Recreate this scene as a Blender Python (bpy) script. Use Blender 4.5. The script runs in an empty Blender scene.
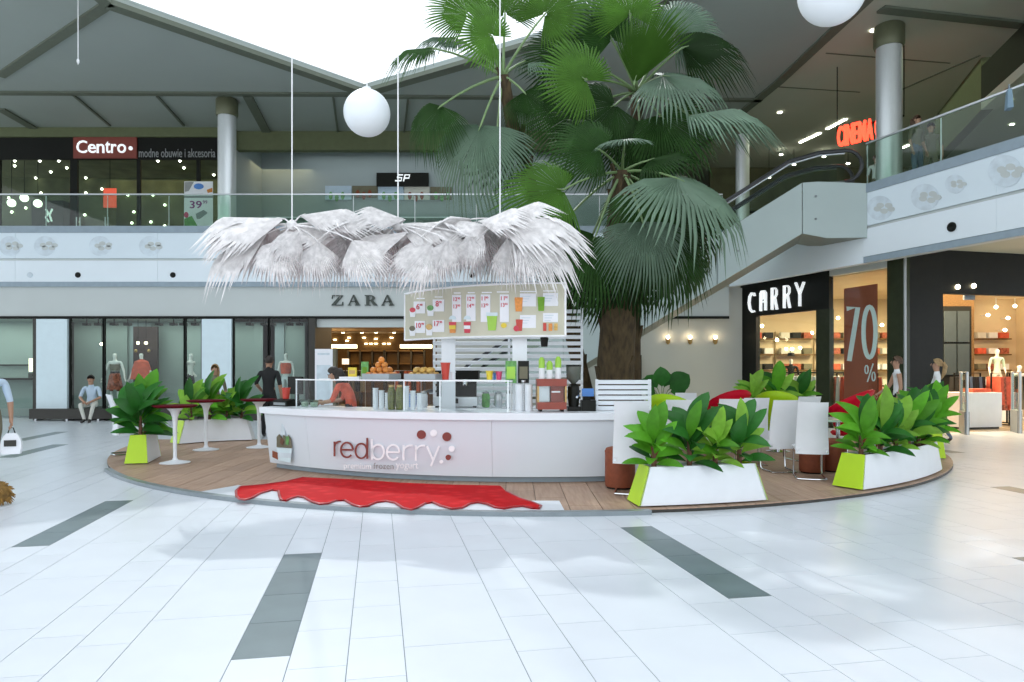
import bpy, math, random
from mathutils import Vector, Matrix, Quaternion
random.seed(7)
PI = math.pi
SC = bpy.context.scene
COL = SC.collection
# ------------------------------------------------------------------ camera, sky, sun, exposure
F, HZ, CX, EYE = 700.0, 368.0, 512.0, 1.6
cam_d = bpy.data.cameras.new('camera'); cam = bpy.data.objects.new('camera', cam_d); COL.objects.link(cam)
cam.location = (0, 0, EYE); cam.rotation_euler = (PI/2, 0, 0)
cam_d.sensor_width = 36.0; cam_d.lens = F/1024*36.0
cam_d.shift_y = (HZ-341.0)/1024.0; cam_d.clip_end = 200
SC.camera = cam
W = bpy.data.worlds.new('sky'); SC.world = W; W.use_nodes = True
bgn = W.node_tree.nodes['Background']; bgn.inputs[0].default_value = (0.895, 0.945, 1.0, 1); bgn.inputs[1].default_value = 1.12
sun_d = bpy.data.lights.new('sun', 'SUN'); sun = bpy.data.objects.new('sun', sun_d); COL.objects.link(sun)
sun_d.energy = 0.9; sun_d.angle = math.radians(0.7); sun_d.color = (1, 0.99, 0.96)
sun.rotation_euler = Vector((0.34, -1.0, -1.0)).to_track_quat('-Z', 'Y').to_euler()
SC.view_settings.view_transform = 'Standard'; SC.view_settings.look = 'None'
SC.view_settings.exposure = 0.70; SC.view_settings.gamma = 1.0; SC.view_settings.use_curve_mapping = False
def area_light(name, loc, size, sy, power, color, rot=(0, 0, 0)):
    d = bpy.data.lights.new(name, 'AREA'); d.shape = 'RECTANGLE'; d.size = size; d.size_y = sy
    d.energy = power; d.color = color
    o = bpy.data.objects.new(name, d); COL.objects.link(o); o.location = loc; o.rotation_euler = rot
    return o
WARM = (1.0, 0.72, 0.40)
area_light('entrance_shop_light', (-4.6, 26.5, 3.10), 6.0, 5.0, 130, WARM)
area_light('corner_shop_light', (11.2, 20.6, 3.95), 2.6, 3.6, 480, (1.0, 0.78, 0.5))
area_light('right_shop_light', (14.6, 20.2, 3.95), 4.0, 3.0, 210, (1.0, 0.76, 0.47))
area_light('upper_shop_light', (-12.5, 28.5, 9.55), 9.0, 3.5, 70, (1.0, 0.85, 0.5))
area_light('upper_right_light', (13.5, 22.0, 10.1), 8.0, 8.0, 60, (0.85, 1.0, 0.6))
area_light('upper_middle_fill', (-3.0, 26.8, 10.1), 11.0, 2.0, 30, (0.9, 0.97, 1.0))  # fill light added to brighten the grey wall upstairs
area_light('window_bay_fill', (-11.2, 22.4, 3.1), 8.5, 0.9, 40, (0.92, 1.0, 0.95))  # added fill, lifts the dark window displays
area_light('left_bay_fill', (-17.5, 22.4, 3.1), 5.0, 0.9, 28, (0.95, 1.0, 0.92))  # added fill for the leftmost window bay
# ------------------------------------------------------------------ helpers
def at(px, py, Y): return Vector(((px-CX)/F*Y, Y, EYE+(HZ-py)/F*Y))
def gr(px, py, z=0.0):
    Y = F*(EYE-z)/(py-HZ); return Vector(((px-CX)/F*Y, Y, z))
WM = {}
def wmat(o):
    return WM.get(o.name, Matrix.Identity(4)) if o else Matrix.Identity(4)
def tag(o, label=None, cat=None, group=None, kind=None):
    if label: o['label'] = label
    if cat: o['category'] = cat
    if group: o['group'] = group
    if kind: o['kind'] = kind
    return o
def thing(name, label, cat, loc=(0, 0, 0), rz=0.0, group=None, scale=1.0):
    o = bpy.data.objects.new(name, None); COL.objects.link(o); o.empty_display_size = 0.2
    o.location = loc; o.rotation_euler = (0, 0, rz); o.scale = (scale,)*3
    WM[o.name] = Matrix.LocRotScale(Vector(loc), Quaternion((0, 0, 1), rz), Vector((scale,)*3))
    return tag(o, label, cat, group)
class MB:
    def __init__(s): s.v = []; s.f = []; s.mi = []
    def add(s, vs, fs, m=0):
        b = len(s.v); s.v += [Vector(v) for v in vs]
        for f in fs: s.f.append([b+i for i in f]); s.mi.append(m)
        return s
    def bx(s, x0, x1, y0, y1, z0, z1, m=0):
        return s.add([(x, y, z) for z in (z0, z1) for y in (y0, y1) for x in (x0, x1)],
                     [(0, 2, 3, 1), (4, 5, 7, 6), (0, 1, 5, 4), (2, 6, 7, 3), (0, 4, 6, 2), (1, 3, 7, 5)], m)
    def box(s, c, size, M=None, m=0):
        b = len(s.v); a = [k/2 for k in size]
        s.bx(-a[0], a[0], -a[1], a[1], -a[2], a[2], m)
        for i in range(b, len(s.v)):
            s.v[i] = (M @ s.v[i] if M else s.v[i]) + Vector(c)
        return s
    def slab(s, A, B, m=0):
        n = len(A)
        return s.add(list(A)+list(B), [list(range(n)), list(range(2*n-1, n-1, -1))] + [(i, n+i, n+(i+1) % n, (i+1) % n) for i in range(n)], m)
    def prism(s, poly, z0, z1, m=0):
        return s.slab([(p[0], p[1], z1) for p in poly], [(p[0], p[1], z0) for p in poly], m)
    def tube(s, pts, r, n=8, m=0, flat=1.0):
        pts = [Vector(p) for p in pts]; k = len(pts); rs = r if isinstance(r, (list, tuple)) else [r]*k
        vs = []; up = Vector((0, 0, 1)); prev = None
        for i, p in enumerate(pts):
            d = (pts[min(i+1, k-1)]-pts[max(i-1, 0)]).normalized()
            if prev is None:
                x = d.cross(up)
                if x.length < 1e-3: x = d.cross(Vector((0, 1, 0)))
            else: x = prev-d*prev.dot(d)
            x.normalize(); prev = x; y = d.cross(x)
            for j in range(n):
                a = 2*PI*j/n; vs.append(p+(x*math.cos(a)+y*math.sin(a)*flat)*rs[i])
        fs = [(i*n+j, i*n+(j+1) % n, (i+1)*n+(j+1) % n, (i+1)*n+j) for i in range(k-1) for j in range(n)]
        fs += [list(range(n-1, -1, -1)), list(range((k-1)*n, k*n))]
        return s.add(vs, fs, m)
    def lathe(s, prof, c=(0, 0, 0), n=24, m=0, M=None):
        vs = []; c = Vector(c)
        for r, z in prof:
            for j in range(n):
                a = 2*PI*j/n; q = Vector((r*math.cos(a), r*math.sin(a), z)); vs.append((M @ q if M else q)+c)
        k = len(prof)
        fs = [(i*n+j, i*n+(j+1) % n, (i+1)*n+(j+1) % n, (i+1)*n+j) for i in range(k-1) for j in range(n)]
        if prof[0][0] > 1e-4: fs.append(list(range(n-1, -1, -1)))
        if prof[-1][0] > 1e-4: fs.append(list(range((k-1)*n, k*n)))
        return s.add(vs, fs, m)
    def ball(s, c, r, nu=16, nv=10, m=0, M=None):
        r = r if isinstance(r, (tuple, list)) else (r, r, r); c = Vector(c); vs = []
        for i in range(nv+1):
            t = PI*i/nv
            for j in range(nu):
                a = 2*PI*j/nu
                q = Vector((r[0]*math.sin(t)*math.cos(a), r[1]*math.sin(t)*math.sin(a), -r[2]*math.cos(t)))
                vs.append((M @ q if M else q)+c)
        return s.add(vs, [(i*nu+j, i*nu+(j+1) % nu, (i+1)*nu+(j+1) % nu, (i+1)*nu+j) for i in range(nv) for j in range(nu)], m)
    def grid(s, rows, m=0, closed=False):
        k = len(rows); n = len(rows[0]); J = n if closed else n-1
        return s.add([p for r in rows for p in r], [(i*n+j, i*n+(j+1) % n, (i+1)*n+(j+1) % n, (i+1)*n+j) for i in range(k-1) for j in range(J)], m)
    def build(s, name, mat, parent=None, smooth=False, local=False, kind=None, angle=40):
        me = bpy.data.meshes.new(name)
        inv = Matrix.Identity(4) if (local or not parent) else wmat(parent).inverted()
        me.from_pydata([tuple(inv @ v) for v in s.v], [], s.f); me.validate()
        for m in (mat if isinstance(mat, (list, tuple)) else [mat]): me.materials.append(m)
        if isinstance(mat, (list, tuple)) and len(s.mi) == len(me.polygons): me.polygons.foreach_set('material_index', s.mi)
        import bmesh
        bm = bmesh.new(); bm.from_mesh(me); bmesh.ops.remove_doubles(bm, verts=bm.verts, dist=1e-6)
        bmesh.ops.recalc_face_normals(bm, faces=bm.faces); bm.to_mesh(me); bm.free()
        if smooth:
            me.polygons.foreach_set('use_smooth', [True]*len(me.polygons)); me.set_sharp_from_angle(angle=math.radians(angle))
        return link(name, me, parent, kind)
def link(name, me, parent=None, kind=None, mtx=None):
    o = bpy.data.objects.new(name, me); COL.objects.link(o)
    if parent: o.parent = parent
    if mtx is not None: o.matrix_local = mtx
    WM[o.name] = wmat(parent) @ (mtx if mtx is not None else Matrix.Identity(4))
    if kind: o['kind'] = kind
    return o
def copy_tree(o, parent=None):
    c = o.copy(); COL.objects.link(c); c.parent = parent
    WM[c.name] = wmat(o)
    for ch in list(o.children): copy_tree(ch, c)
    return c
def put(o, loc, rz=0.0, scale=1.0, label=None):
    o.location = loc; o.rotation_euler = (0, 0, rz); o.scale = (scale,)*3
    WM[o.name] = Matrix.LocRotScale(Vector(loc), Quaternion((0, 0, 1), rz), Vector((scale,)*3))
    if label: o['label'] = label
    return o
def S(name, mb, mat, parent=None, **k): return mb.build(name, mat, parent, kind=None if parent else 'structure', **k)
# ------------------------------------------------------------------ materials (all procedural)
def new_mat(name):
    m = bpy.data.materials.new(name); m.use_nodes = True; nt = m.node_tree
    return m, nt, nt.nodes['Principled BSDF'], nt.nodes['Material Output']
def mat(name, col, rough=0.5, metal=0.0, spec=0.5, var=0.06, scale=6.0, bump=0.0, emit=0.0, ecol=None, rnd=0.0, stretch=None, trans=0.0):
    m, nt, b, out = new_mat(name); N = nt.nodes; L = nt.links
    b.inputs['Roughness'].default_value = rough; b.inputs['Metallic'].default_value = metal
    b.inputs['Specular IOR Level'].default_value = spec
    c = (col[0], col[1], col[2], 1)
    tc = N.new('ShaderNodeTexCoord'); no = N.new('ShaderNodeTexNoise'); no.inputs['Scale'].default_value = scale; no.inputs['Detail'].default_value = 4
    if stretch:
        mp = N.new('ShaderNodeMapping'); mp.inputs['Scale'].default_value = stretch
        L.new(tc.outputs['Object'], mp.inputs['Vector']); L.new(mp.outputs['Vector'], no.inputs['Vector'])
    else: L.new(tc.outputs['Object'], no.inputs['Vector'])
    mr = N.new('ShaderNodeMapRange'); mr.inputs['From Min'].default_value = 0.3; mr.inputs['From Max'].default_value = 0.7
    mr.inputs['To Min'].default_value = 1-var; mr.inputs['To Max'].default_value = 1+var
    L.new(no.outputs['Fac'], mr.inputs['Value'])
    hs = N.new('ShaderNodeHueSaturation'); hs.inputs['Color'].default_value = c
    if rnd:
        oi = N.new('ShaderNodeObjectInfo'); r2 = N.new('ShaderNodeMapRange')
        r2.inputs['To Min'].default_value = 1-rnd; r2.inputs['To Max'].default_value = 1+rnd
        L.new(oi.outputs['Random'], r2.inputs['Value'])
        mu = N.new('ShaderNodeMath'); mu.operation = 'MULTIPLY'
        L.new(mr.outputs['Result'], mu.inputs[0]); L.new(r2.outputs['Result'], mu.inputs[1]); L.new(mu.outputs[0], hs.inputs['Value'])
    else: L.new(mr.outputs['Result'], hs.inputs['Value'])
    L.new(hs.outputs['Color'], b.inputs['Base Color'])
    if bump:
        bp = N.new('ShaderNodeBump'); bp.inputs['Strength'].default_value = bump; bp.inputs['Distance'].default_value = 0.02
        L.new(no.outputs['Fac'], bp.inputs['Height']); L.new(bp.outputs['Normal'], b.inputs['Normal'])
    if emit:
        e = ecol or col; b.inputs['Emission Color'].default_value = (e[0], e[1], e[2], 1); b.inputs['Emission Strength'].default_value = emit
    if trans:
        t = N.new('ShaderNodeBsdfTranslucent'); L.new(hs.outputs['Color'], t.inputs['Color'])
        mx = N.new('ShaderNodeMixShader'); mx.inputs[0].default_value = trans
        L.new(b.outputs[0], mx.inputs[1]); L.new(t.outputs[0], mx.inputs[2]); L.new(mx.outputs[0], out.inputs['Surface'])
    return m
def glass(name, tint=(0.93, 0.97, 0.96), refl=1.0, haze=0.0, hcol=(0.7, 0.8, 0.8)):
    m, nt, b, out = new_mat(name); N = nt.nodes; L = nt.links; N.remove(b)
    t = N.new('ShaderNodeBsdfTransparent'); t.inputs[0].default_value = (*tint, 1)
    g = N.new('ShaderNodeBsdfGlossy'); g.inputs['Roughness'].default_value = 0.02
    fr = N.new('ShaderNodeFresnel'); fr.inputs['IOR'].default_value = 1.45
    mm = N.new('ShaderNodeMath'); mm.operation = 'MULTIPLY'; mm.inputs[1].default_value = refl; mm.use_clamp = True
    gm = N.new('ShaderNodeNewGeometry'); iv = N.new('ShaderNodeMath'); iv.operation = 'SUBTRACT'; iv.inputs[0].default_value = 1.0; L.new(gm.outputs['Backfacing'], iv.inputs[1])
    m0 = N.new('ShaderNodeMath'); m0.operation = 'MULTIPLY'; L.new(fr.outputs[0], m0.inputs[0]); L.new(iv.outputs[0], m0.inputs[1]); L.new(m0.outputs[0], mm.inputs[0])
    mx = N.new('ShaderNodeMixShader'); L.new(mm.outputs[0], mx.inputs[0]); L.new(t.outputs[0], mx.inputs[1]); L.new(g.outputs[0], mx.inputs[2])
    last = mx
    if haze:
        d = N.new('ShaderNodeBsdfDiffuse'); d.inputs[0].default_value = (*hcol, 1)
        m2 = N.new('ShaderNodeMixShader'); m2.inputs[0].default_value = haze
        L.new(mx.outputs[0], m2.inputs[1]); L.new(d.outputs[0], m2.inputs[2]); last = m2
    L.new(last.outputs[0], out.inputs['Surface'])
    return m
def wood(name, c1, c2, scale=3.0, rough=0.45, rnd=0.08):
    m, nt, b, out = new_mat(name); N = nt.nodes; L = nt.links
    tc = N.new('ShaderNodeTexCoord'); mp = N.new('ShaderNodeMapping'); mp.inputs['Scale'].default_value = (14, 1.0, 14)
    no = N.new('ShaderNodeTexNoise'); no.inputs['Scale'].default_value = scale; no.inputs['Detail'].default_value = 6
    cr = N.new('ShaderNodeValToRGB'); cr.color_ramp.elements[0].color = (*c1, 1); cr.color_ramp.elements[1].color = (*c2, 1)
    cr.color_ramp.elements[0].position = 0.3; cr.color_ramp.elements[1].position = 0.7
    L.new(tc.outputs['Object'], mp.inputs['Vector']); L.new(mp.outputs['Vector'], no.inputs['Vector']); L.new(no.outputs['Fac'], cr.inputs['Fac'])
    oi = N.new('ShaderNodeObjectInfo'); r2 = N.new('ShaderNodeMapRange'); r2.inputs['To Min'].default_value = 1-rnd; r2.inputs['To Max'].default_value = 1+rnd
    hs = N.new('ShaderNodeHueSaturation'); L.new(oi.outputs['Random'], r2.inputs['Value']); L.new(r2.outputs['Result'], hs.inputs['Value'])
    L.new(cr.outputs['Color'], hs.inputs['Color']); L.new(hs.outputs['Color'], b.inputs['Base Color'])
    b.inputs['Roughness'].default_value = rough; b.inputs['Specular IOR Level'].default_value = 0.2
    return m
M = {}
M['tile'] = mat('pale_floor_tile', (0.665, 0.705, 0.76), 0.28, var=0.025, scale=2.5, rnd=0.02, spec=0.45)
M['tile_dark'] = mat('slate_floor_tile', (0.13, 0.175, 0.19), 0.3, var=0.1, scale=3, rnd=0.06)
M['grout'] = mat('grey_grout', (0.20, 0.24, 0.27), 0.8)
M['ceil'] = mat('grey_ceiling', (0.31, 0.355, 0.33), 0.8, var=0.03, scale=0.5)
M['ceil_r'] = mat('olive_grey_ceiling', (0.46, 0.48, 0.40), 0.8, var=0.04, scale=0.5)
M['beam'] = mat('dark_ceiling_joint', (0.115, 0.135, 0.10), 0.7)
M['header'] = mat('olive_header', (0.11, 0.13, 0.06), 0.7)
M['white'] = mat('white_paint', (0.80, 0.84, 0.88), 0.4, var=0.02)
M['band'] = mat('pale_blue_band', (0.70, 0.80, 0.86), 0.5, var=0.02, scale=1)
M['band2'] = mat('pale_white_band', (0.76, 0.84, 0.89), 0.5, var=0.02, scale=1)
M['cap'] = mat('blue_grey_cap', (0.27, 0.345, 0.40), 0.4)
M['fascia'] = mat('greige_fascia', (0.53, 0.575, 0.565), 0.55, var=0.02, scale=1)
M['decal'] = mat('grey_decal', (0.62, 0.71, 0.77), 0.6, var=0.1, scale=5)
M['wall_grey'] = mat('grey_wall', (0.34, 0.40, 0.41), 0.7, var=0.03, scale=1)
M['wall_beige'] = mat('greige_wall', (0.50, 0.51, 0.47), 0.6, var=0.03, scale=1)
M['winback'] = mat('grey_green_backdrop', (0.31, 0.37, 0.345), 0.6, var=0.05, scale=1)
M['winpanel'] = mat('pale_light_panel', (0.66, 0.79, 0.84), 0.5, var=0.02)
M['black'] = mat('black_lacquer', (0.010, 0.011, 0.009), 0.35, var=0.1, spec=0.18)
M['blackm'] = mat('black_matt', (0.008, 0.009, 0.007), 0.6, var=0.1, spec=0.2)
M['darkgreen'] = mat('dark_green_glass_panel', (0.03, 0.038, 0.02), 0.2, var=0.1, spec=0.25)
M['brown_dark'] = mat('dark_brown_plinth', (0.03, 0.028, 0.022), 0.5)
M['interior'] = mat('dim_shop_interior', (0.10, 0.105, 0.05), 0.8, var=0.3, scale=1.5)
M['warmwall'] = mat('warm_cream_wall', (0.62, 0.50, 0.33), 0.6, var=0.08, scale=1)
M['shopbrown'] = mat('brown_shop_ceiling', (0.26, 0.17, 0.085), 0.7, var=0.1)
M['warmfloor'] = mat('warm_shop_floor', (0.45, 0.36, 0.24), 0.3, var=0.05)
M['shelfwood'] = wood('brown_shelf_wood', (0.10, 0.055, 0.02), (0.19, 0.11, 0.04))
M['steel'] = mat('brushed_steel', (0.72, 0.76, 0.77), 0.38, metal=0.55, var=0.05, stretch=(30, 30, 1))
M['chrome'] = mat('chrome', (0.75, 0.78, 0.80), 0.12, metal=1.0, var=0.02)
M['alu'] = mat('satin_aluminium', (0.55, 0.58, 0.60), 0.35, metal=0.9, var=0.03)
M['collar'] = mat('dark_bronze_collar', (0.14, 0.15, 0.09), 0.5, metal=0.4)
M['glass'] = glass('clear_shop_glass', (0.90, 0.96, 0.94), 1.0)
M['railglass'] = glass('green_rail_glass', (0.80, 0.90, 0.84), 1.1, haze=0.012)
M['caseglass'] = glass('display_case_glass', (0.96, 0.98, 0.98), 0.8)
M['skypane'] = glass('skylight_glass', (0.97, 0.985, 1.0), 0.3)
M['globe'] = mat('white_globe', (0.74, 0.79, 0.83), 0.35, var=0.01, emit=0.06, ecol=(0.85, 0.93, 1.0))
M['bulb'] = mat('warm_downlight', (1, 0.9, 0.7), 0.4, emit=9.0, ecol=(1.0, 0.86, 0.55))
M['bulbw'] = mat('white_downlight', (1, 1, 0.95), 0.4, emit=7.0, ecol=(1.0, 0.97, 0.82))
M['cove'] = mat('warm_cove_light', (1, 0.85, 0.6), 0.4, emit=3.2, ecol=(1.0, 0.76, 0.42))
M['neon'] = mat('red_neon', (1, 0.1, 0.05), 0.4, emit=2.6, ecol=(1.0, 0.045, 0.02))
M['signwhite'] = mat('backlit_white_letters', (0.9, 0.92, 0.92), 0.4, emit=0.4, ecol=(0.92, 0.97, 1.0))
M['paper'] = mat('white_print', (0.84, 0.86, 0.90), 0.5, var=0.02)
M['signred'] = mat('brick_red_sign', (0.23, 0.045, 0.03), 0.5, var=0.04)
M['posterred'] = mat('rust_red_banner', (0.36, 0.075, 0.035), 0.5, var=0.05)
M['letterdark'] = mat('black_green_letters', (0.02, 0.035, 0.025), 0.3)
M['greytext'] = mat('grey_lettering', (0.30, 0.31, 0.31), 0.5)
M['palm'] = mat('palm_leaf_shaded_green', (0.024, 0.066, 0.014), 0.55, spec=0.2, var=0.25, scale=3, rnd=0.5, trans=0.22)  # leaf green darkened to paint the shaded depth of the crowns
M['palm_lit'] = mat('palm_leaf_lit_green', (0.075, 0.18, 0.026), 0.55, spec=0.2, var=0.2, scale=3, rnd=0.2, trans=0.35)  # lit copy of the leaf, brightness put into the colour
M['palm_sheen'] = mat('palm_leaf_sky_sheen', (0.13, 0.205, 0.14), 0.5, spec=0.3, var=0.2, scale=3, rnd=0.2, trans=0.15)  # sky reflection on upper leaf sides painted as grey green
M['petiole'] = mat('palm_petiole', (0.16, 0.25, 0.10), 0.5, var=0.15)
M['trunk'] = mat('palm_trunk_bark', (0.065, 0.045, 0.020), 0.9, var=0.45, scale=5, bump=0.8, stretch=(3, 3, 1))
M['frond_white'] = mat('white_frond', (0.80, 0.78, 0.775), 0.75, var=0.18, scale=9, rnd=0.08, trans=0.06)
M['wire'] = mat('white_wire', (0.85, 0.86, 0.87), 0.4)
M['plank'] = wood('pinkish_brown_plank', (0.36, 0.235, 0.165), (0.46, 0.32, 0.235), 2.0, 0.5, 0.10)
M['counter'] = mat('white_counter_lacquer', (0.71, 0.78, 0.84), 0.3, var=0.015, scale=1)
M['countertop'] = mat('white_counter_top', (0.80, 0.85, 0.90), 0.25, var=0.015)
M['splat'] = None
M['lime'] = mat('lime_green_panel', (0.47, 0.72, 0.015), 0.45, var=0.02)
M['planter'] = mat('white_planter_panel', (0.80, 0.83, 0.87), 0.4, var=0.02)
M['soil'] = mat('dark_soil', (0.035, 0.022, 0.014), 0.95, var=0.4, scale=20, bump=0.6)
M['leaf1'] = mat('fresh_green_leaf', (0.10, 0.34, 0.02), 0.45, spec=0.25, var=0.2, scale=4, rnd=0.25, trans=0.25)
M['leaf2'] = mat('deep_green_leaf', (0.022, 0.13, 0.016), 0.42, spec=0.25, var=0.2, scale=4, rnd=0.25, trans=0.12)
M['leaf3'] = mat('light_green_leaf', (0.23, 0.47, 0.05), 0.45, spec=0.25, var=0.2, scale=4, rnd=0.2, trans=0.3)
M['stem'] = mat('reddish_stem', (0.16, 0.07, 0.04), 0.7, var=0.3)
M['redtop'] = mat('dark_red_tabletop', (0.10, 0.003, 0.010), 0.6, spec=0.05, var=0.25, scale=30)
M['redshell'] = mat('crimson_shell', (0.52, 0.004, 0.022), 0.4, spec=0.1, var=0.05)
M['limeshell'] = mat('lime_shell', (0.36, 0.62, 0.01), 0.35, spec=0.25, var=0.05)
M['brownfab'] = mat('rust_brown_upholstery', (0.25, 0.062, 0.024), 0.65, var=0.12, scale=20)
M['chairwhite'] = mat('white_chair_shell', (0.80, 0.83, 0.87), 0.35, var=0.02)
M['paletop'] = mat('pale_green_tabletop', (0.55, 0.75, 0.60), 0.2, var=0.03)
M['skin'] = mat('skin', (0.42, 0.24, 0.155), 0.55, var=0.05)
M['mannequin'] = mat('ivory_mannequin', (0.86, 0.84, 0.80), 0.4, var=0.03)
M['red_cloth'] = mat('vermilion_cloth', (0.62, 0.10, 0.05), 0.8, var=0.2, scale=9)
M['skirt_cloth'] = mat('patterned_red_cloth', (0.33, 0.09, 0.05), 0.8, var=0.6, scale=14)
M['black_cloth'] = mat('black_cloth', (0.012, 0.013, 0.014), 0.85, var=0.2)
M['blue_cloth'] = mat('pale_blue_cloth', (0.48, 0.60, 0.72), 0.85, var=0.06)
M['white_cloth'] = mat('white_cloth', (0.75, 0.78, 0.80), 0.85, var=0.06)
M['cream_cloth'] = mat('cream_cloth', (0.62, 0.62, 0.56), 0.85, var=0.06)
M['jeans'] = mat('blue_denim', (0.10, 0.14, 0.20), 0.85, var=0.12)
M['khaki'] = mat('khaki_cloth', (0.16, 0.15, 0.10), 0.85, var=0.12)
M['hair_dark'] = mat('dark_hair', (0.022, 0.016, 0.012), 0.6, var=0.3, scale=25)
M['hair_blond'] = mat('blond_hair', (0.33, 0.22, 0.10), 0.6, var=0.3, scale=25)
M['hair_brown'] = mat('brown_hair', (0.09, 0.05, 0.028), 0.6, var=0.3, scale=25)
M['shoe'] = mat('dark_shoe', (0.025, 0.022, 0.02), 0.5)
M['eye'] = mat('eye_dark', (0.02, 0.015, 0.012), 0.2)
M['orange'] = mat('orange_peel', (0.72, 0.27, 0.05), 0.45, var=0.15, scale=30, rnd=0.2)
M['peach'] = mat('yellow_fruit_peel', (0.60, 0.38, 0.10), 0.5, var=0.25, scale=20, rnd=0.25)
M['trough'] = mat('grey_tray', (0.36, 0.40, 0.42), 0.5)
M['cup'] = mat('white_paper_cup', (0.78, 0.81, 0.84), 0.5, var=0.04)
M['cupgreen'] = mat('lime_bottle', (0.33, 0.60, 0.06), 0.3, var=0.06)
M['redplastic'] = mat('red_plastic', (0.55, 0.05, 0.03), 0.3)
M['machine'] = mat('brick_red_enamel', (0.27, 0.05, 0.03), 0.35)
M['yellow'] = mat('yellow_plastic', (0.75, 0.58, 0.04), 0.35)
M['pink'] = mat('pink_plastic', (0.62, 0.06, 0.16), 0.35)
M['blueplastic'] = mat('blue_plastic', (0.08, 0.25, 0.65), 0.4)
M['grey'] = mat('mid_grey', (0.25, 0.28, 0.29), 0.5)
M['green_print'] = mat('green_print', (0.12, 0.34, 0.09), 0.5, var=0.4, scale=15)
M['olive'] = mat('olive_glass', (0.11, 0.12, 0.02), 0.15, var=0.4, scale=12)
M['menu'] = mat('beige_menu_print', (0.56, 0.55, 0.43), 0.5, var=0.10, scale=1.6)
M['redink'] = mat('red_ink', (0.62, 0.05, 0.08), 0.5)
M['inkbrown'] = mat('brown_red_ink', (0.22, 0.04, 0.03), 0.5)
M['inkwhite'] = mat('white_lettering', (0.93, 0.95, 0.97), 0.4)
M['step'] = mat('grey_escalator_step', (0.16, 0.18, 0.18), 0.45, metal=0.5)
M['escal'] = mat('pale_escalator_cladding', (0.40, 0.485, 0.475), 0.35, var=0.03, scale=1)
M['escal_under'] = mat('grey_escalator_underside', (0.22, 0.23, 0.19), 0.5)
M['rubber'] = mat('black_handrail_rubber', (0.03, 0.033, 0.035), 0.3)
M['gold'] = mat('brass', (0.45, 0.30, 0.12), 0.35, metal=0.8)
M['lampwarm'] = mat('warm_wall_lamp_glow', (1, 0.85, 0.65), 0.4, emit=16.0, ecol=(1.0, 0.80, 0.52))
def splat_mat():
    m, nt, b, out = new_mat('glossy_red_splash'); N = nt.nodes; L = nt.links
    tc = N.new('ShaderNodeTexCoord'); vo = N.new('ShaderNodeTexVoronoi'); vo.inputs['Scale'].default_value = 5.5
    cr = N.new('ShaderNodeValToRGB'); cr.color_ramp.elements[0].color = (0.62, 0.012, 0.016, 1); cr.color_ramp.elements[1].color = (0.50, 0.0, 0.003, 1)
    cr.color_ramp.elements[0].position = 0.15; cr.color_ramp.elements[1].position = 0.5
    L.new(tc.outputs['Object'], vo.inputs['Vector']); L.new(vo.outputs['Distance'], cr.inputs['Fac']); L.new(cr.outputs['Color'], b.inputs['Base Color'])
    b.inputs['Roughness'].default_value = 0.55; b.inputs['Specular IOR Level'].default_value = 0.04
    return m
M['splat'] = splat_mat()
# ------------------------------------------------------------------ surfaces measured from the view: a vertical wall, straight or bent, over a plan line
class Surf:
    def __init__(s, pts): s.p = [Vector((p[0], p[1])) for p in pts]
    def hit(s, px):
        k = (px-CX)/F; best = None
        for a, b in zip(s.p[:-1], s.p[1:]):
            ga = a.x-k*a.y; gb = b.x-k*b.y
            if ga*gb <= 0 and ga != gb: best = (a, b, ga/(ga-gb)); break
        if best is None:
            a, b = (s.p[0], s.p[1]) if abs(s.p[0].x/s.p[0].y-k) < abs(s.p[-1].x/s.p[-1].y-k) else (s.p[-2], s.p[-1])
            ga = a.x-k*a.y; gb = b.x-k*b.y; best = (a, b, ga/(ga-gb))
        a, b, t = best; q = a.lerp(b, t); d = (b-a).normalized(); n = Vector((d.y, -d.x))
        if n.dot(q) > 0: n = -n
        return q, n
    def map(s, px, py, off=0.0):
        q, n = s.hit(px); z = EYE+(HZ-py)/F*q.y
        return Vector((q.x+n.x*off, q.y+n.y*off, z))
    def patch(s, mb, poly, t=0.01, off=0.0, m=0):
        return mb.slab([s.map(x, y, off+t) for x, y in poly], [s.map(x, y, off) for x, y in poly], m)
def text_mesh(txt, bold=0.0):
    cu = bpy.data.curves.new('lettering', 'FONT'); cu.body = txt; cu.size = 1.0; cu.offset = bold; cu.resolution_u = 3
    o = bpy.data.objects.new('lettering', cu); COL.objects.link(o)
    dg = bpy.context.evaluated_depsgraph_get(); dg.update()
    me = bpy.data.meshes.new_from_object(o.evaluated_get(dg))
    vs = [v.co.copy() for v in me.vertices]; fs = [list(p.vertices) for p in me.polygons]
    bpy.data.objects.remove(o); bpy.data.meshes.remove(me); bpy.data.curves.remove(cu)
    return vs, fs
def extrude(mb, vs, fs, fn, t):
    """flat 2D faces -> solid: fn(x, y, off)"""
    n = len(vs); ec = {}
    for f in fs:
        for a, b in zip(f, f[1:]+f[:1]): ec[(a, b)] = 1
    top = [fn(v[0], v[1], t) for v in vs]; bot = [fn(v[0], v[1], 0.0) for v in vs]
    F2 = [list(f) for f in fs]+[[n+i for i in reversed(f)] for f in fs]
    F2 += [(a, b, n+b, n+a) for (a, b) in ec if (b, a) not in ec]
    return mb.add(top+bot, F2)
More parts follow.
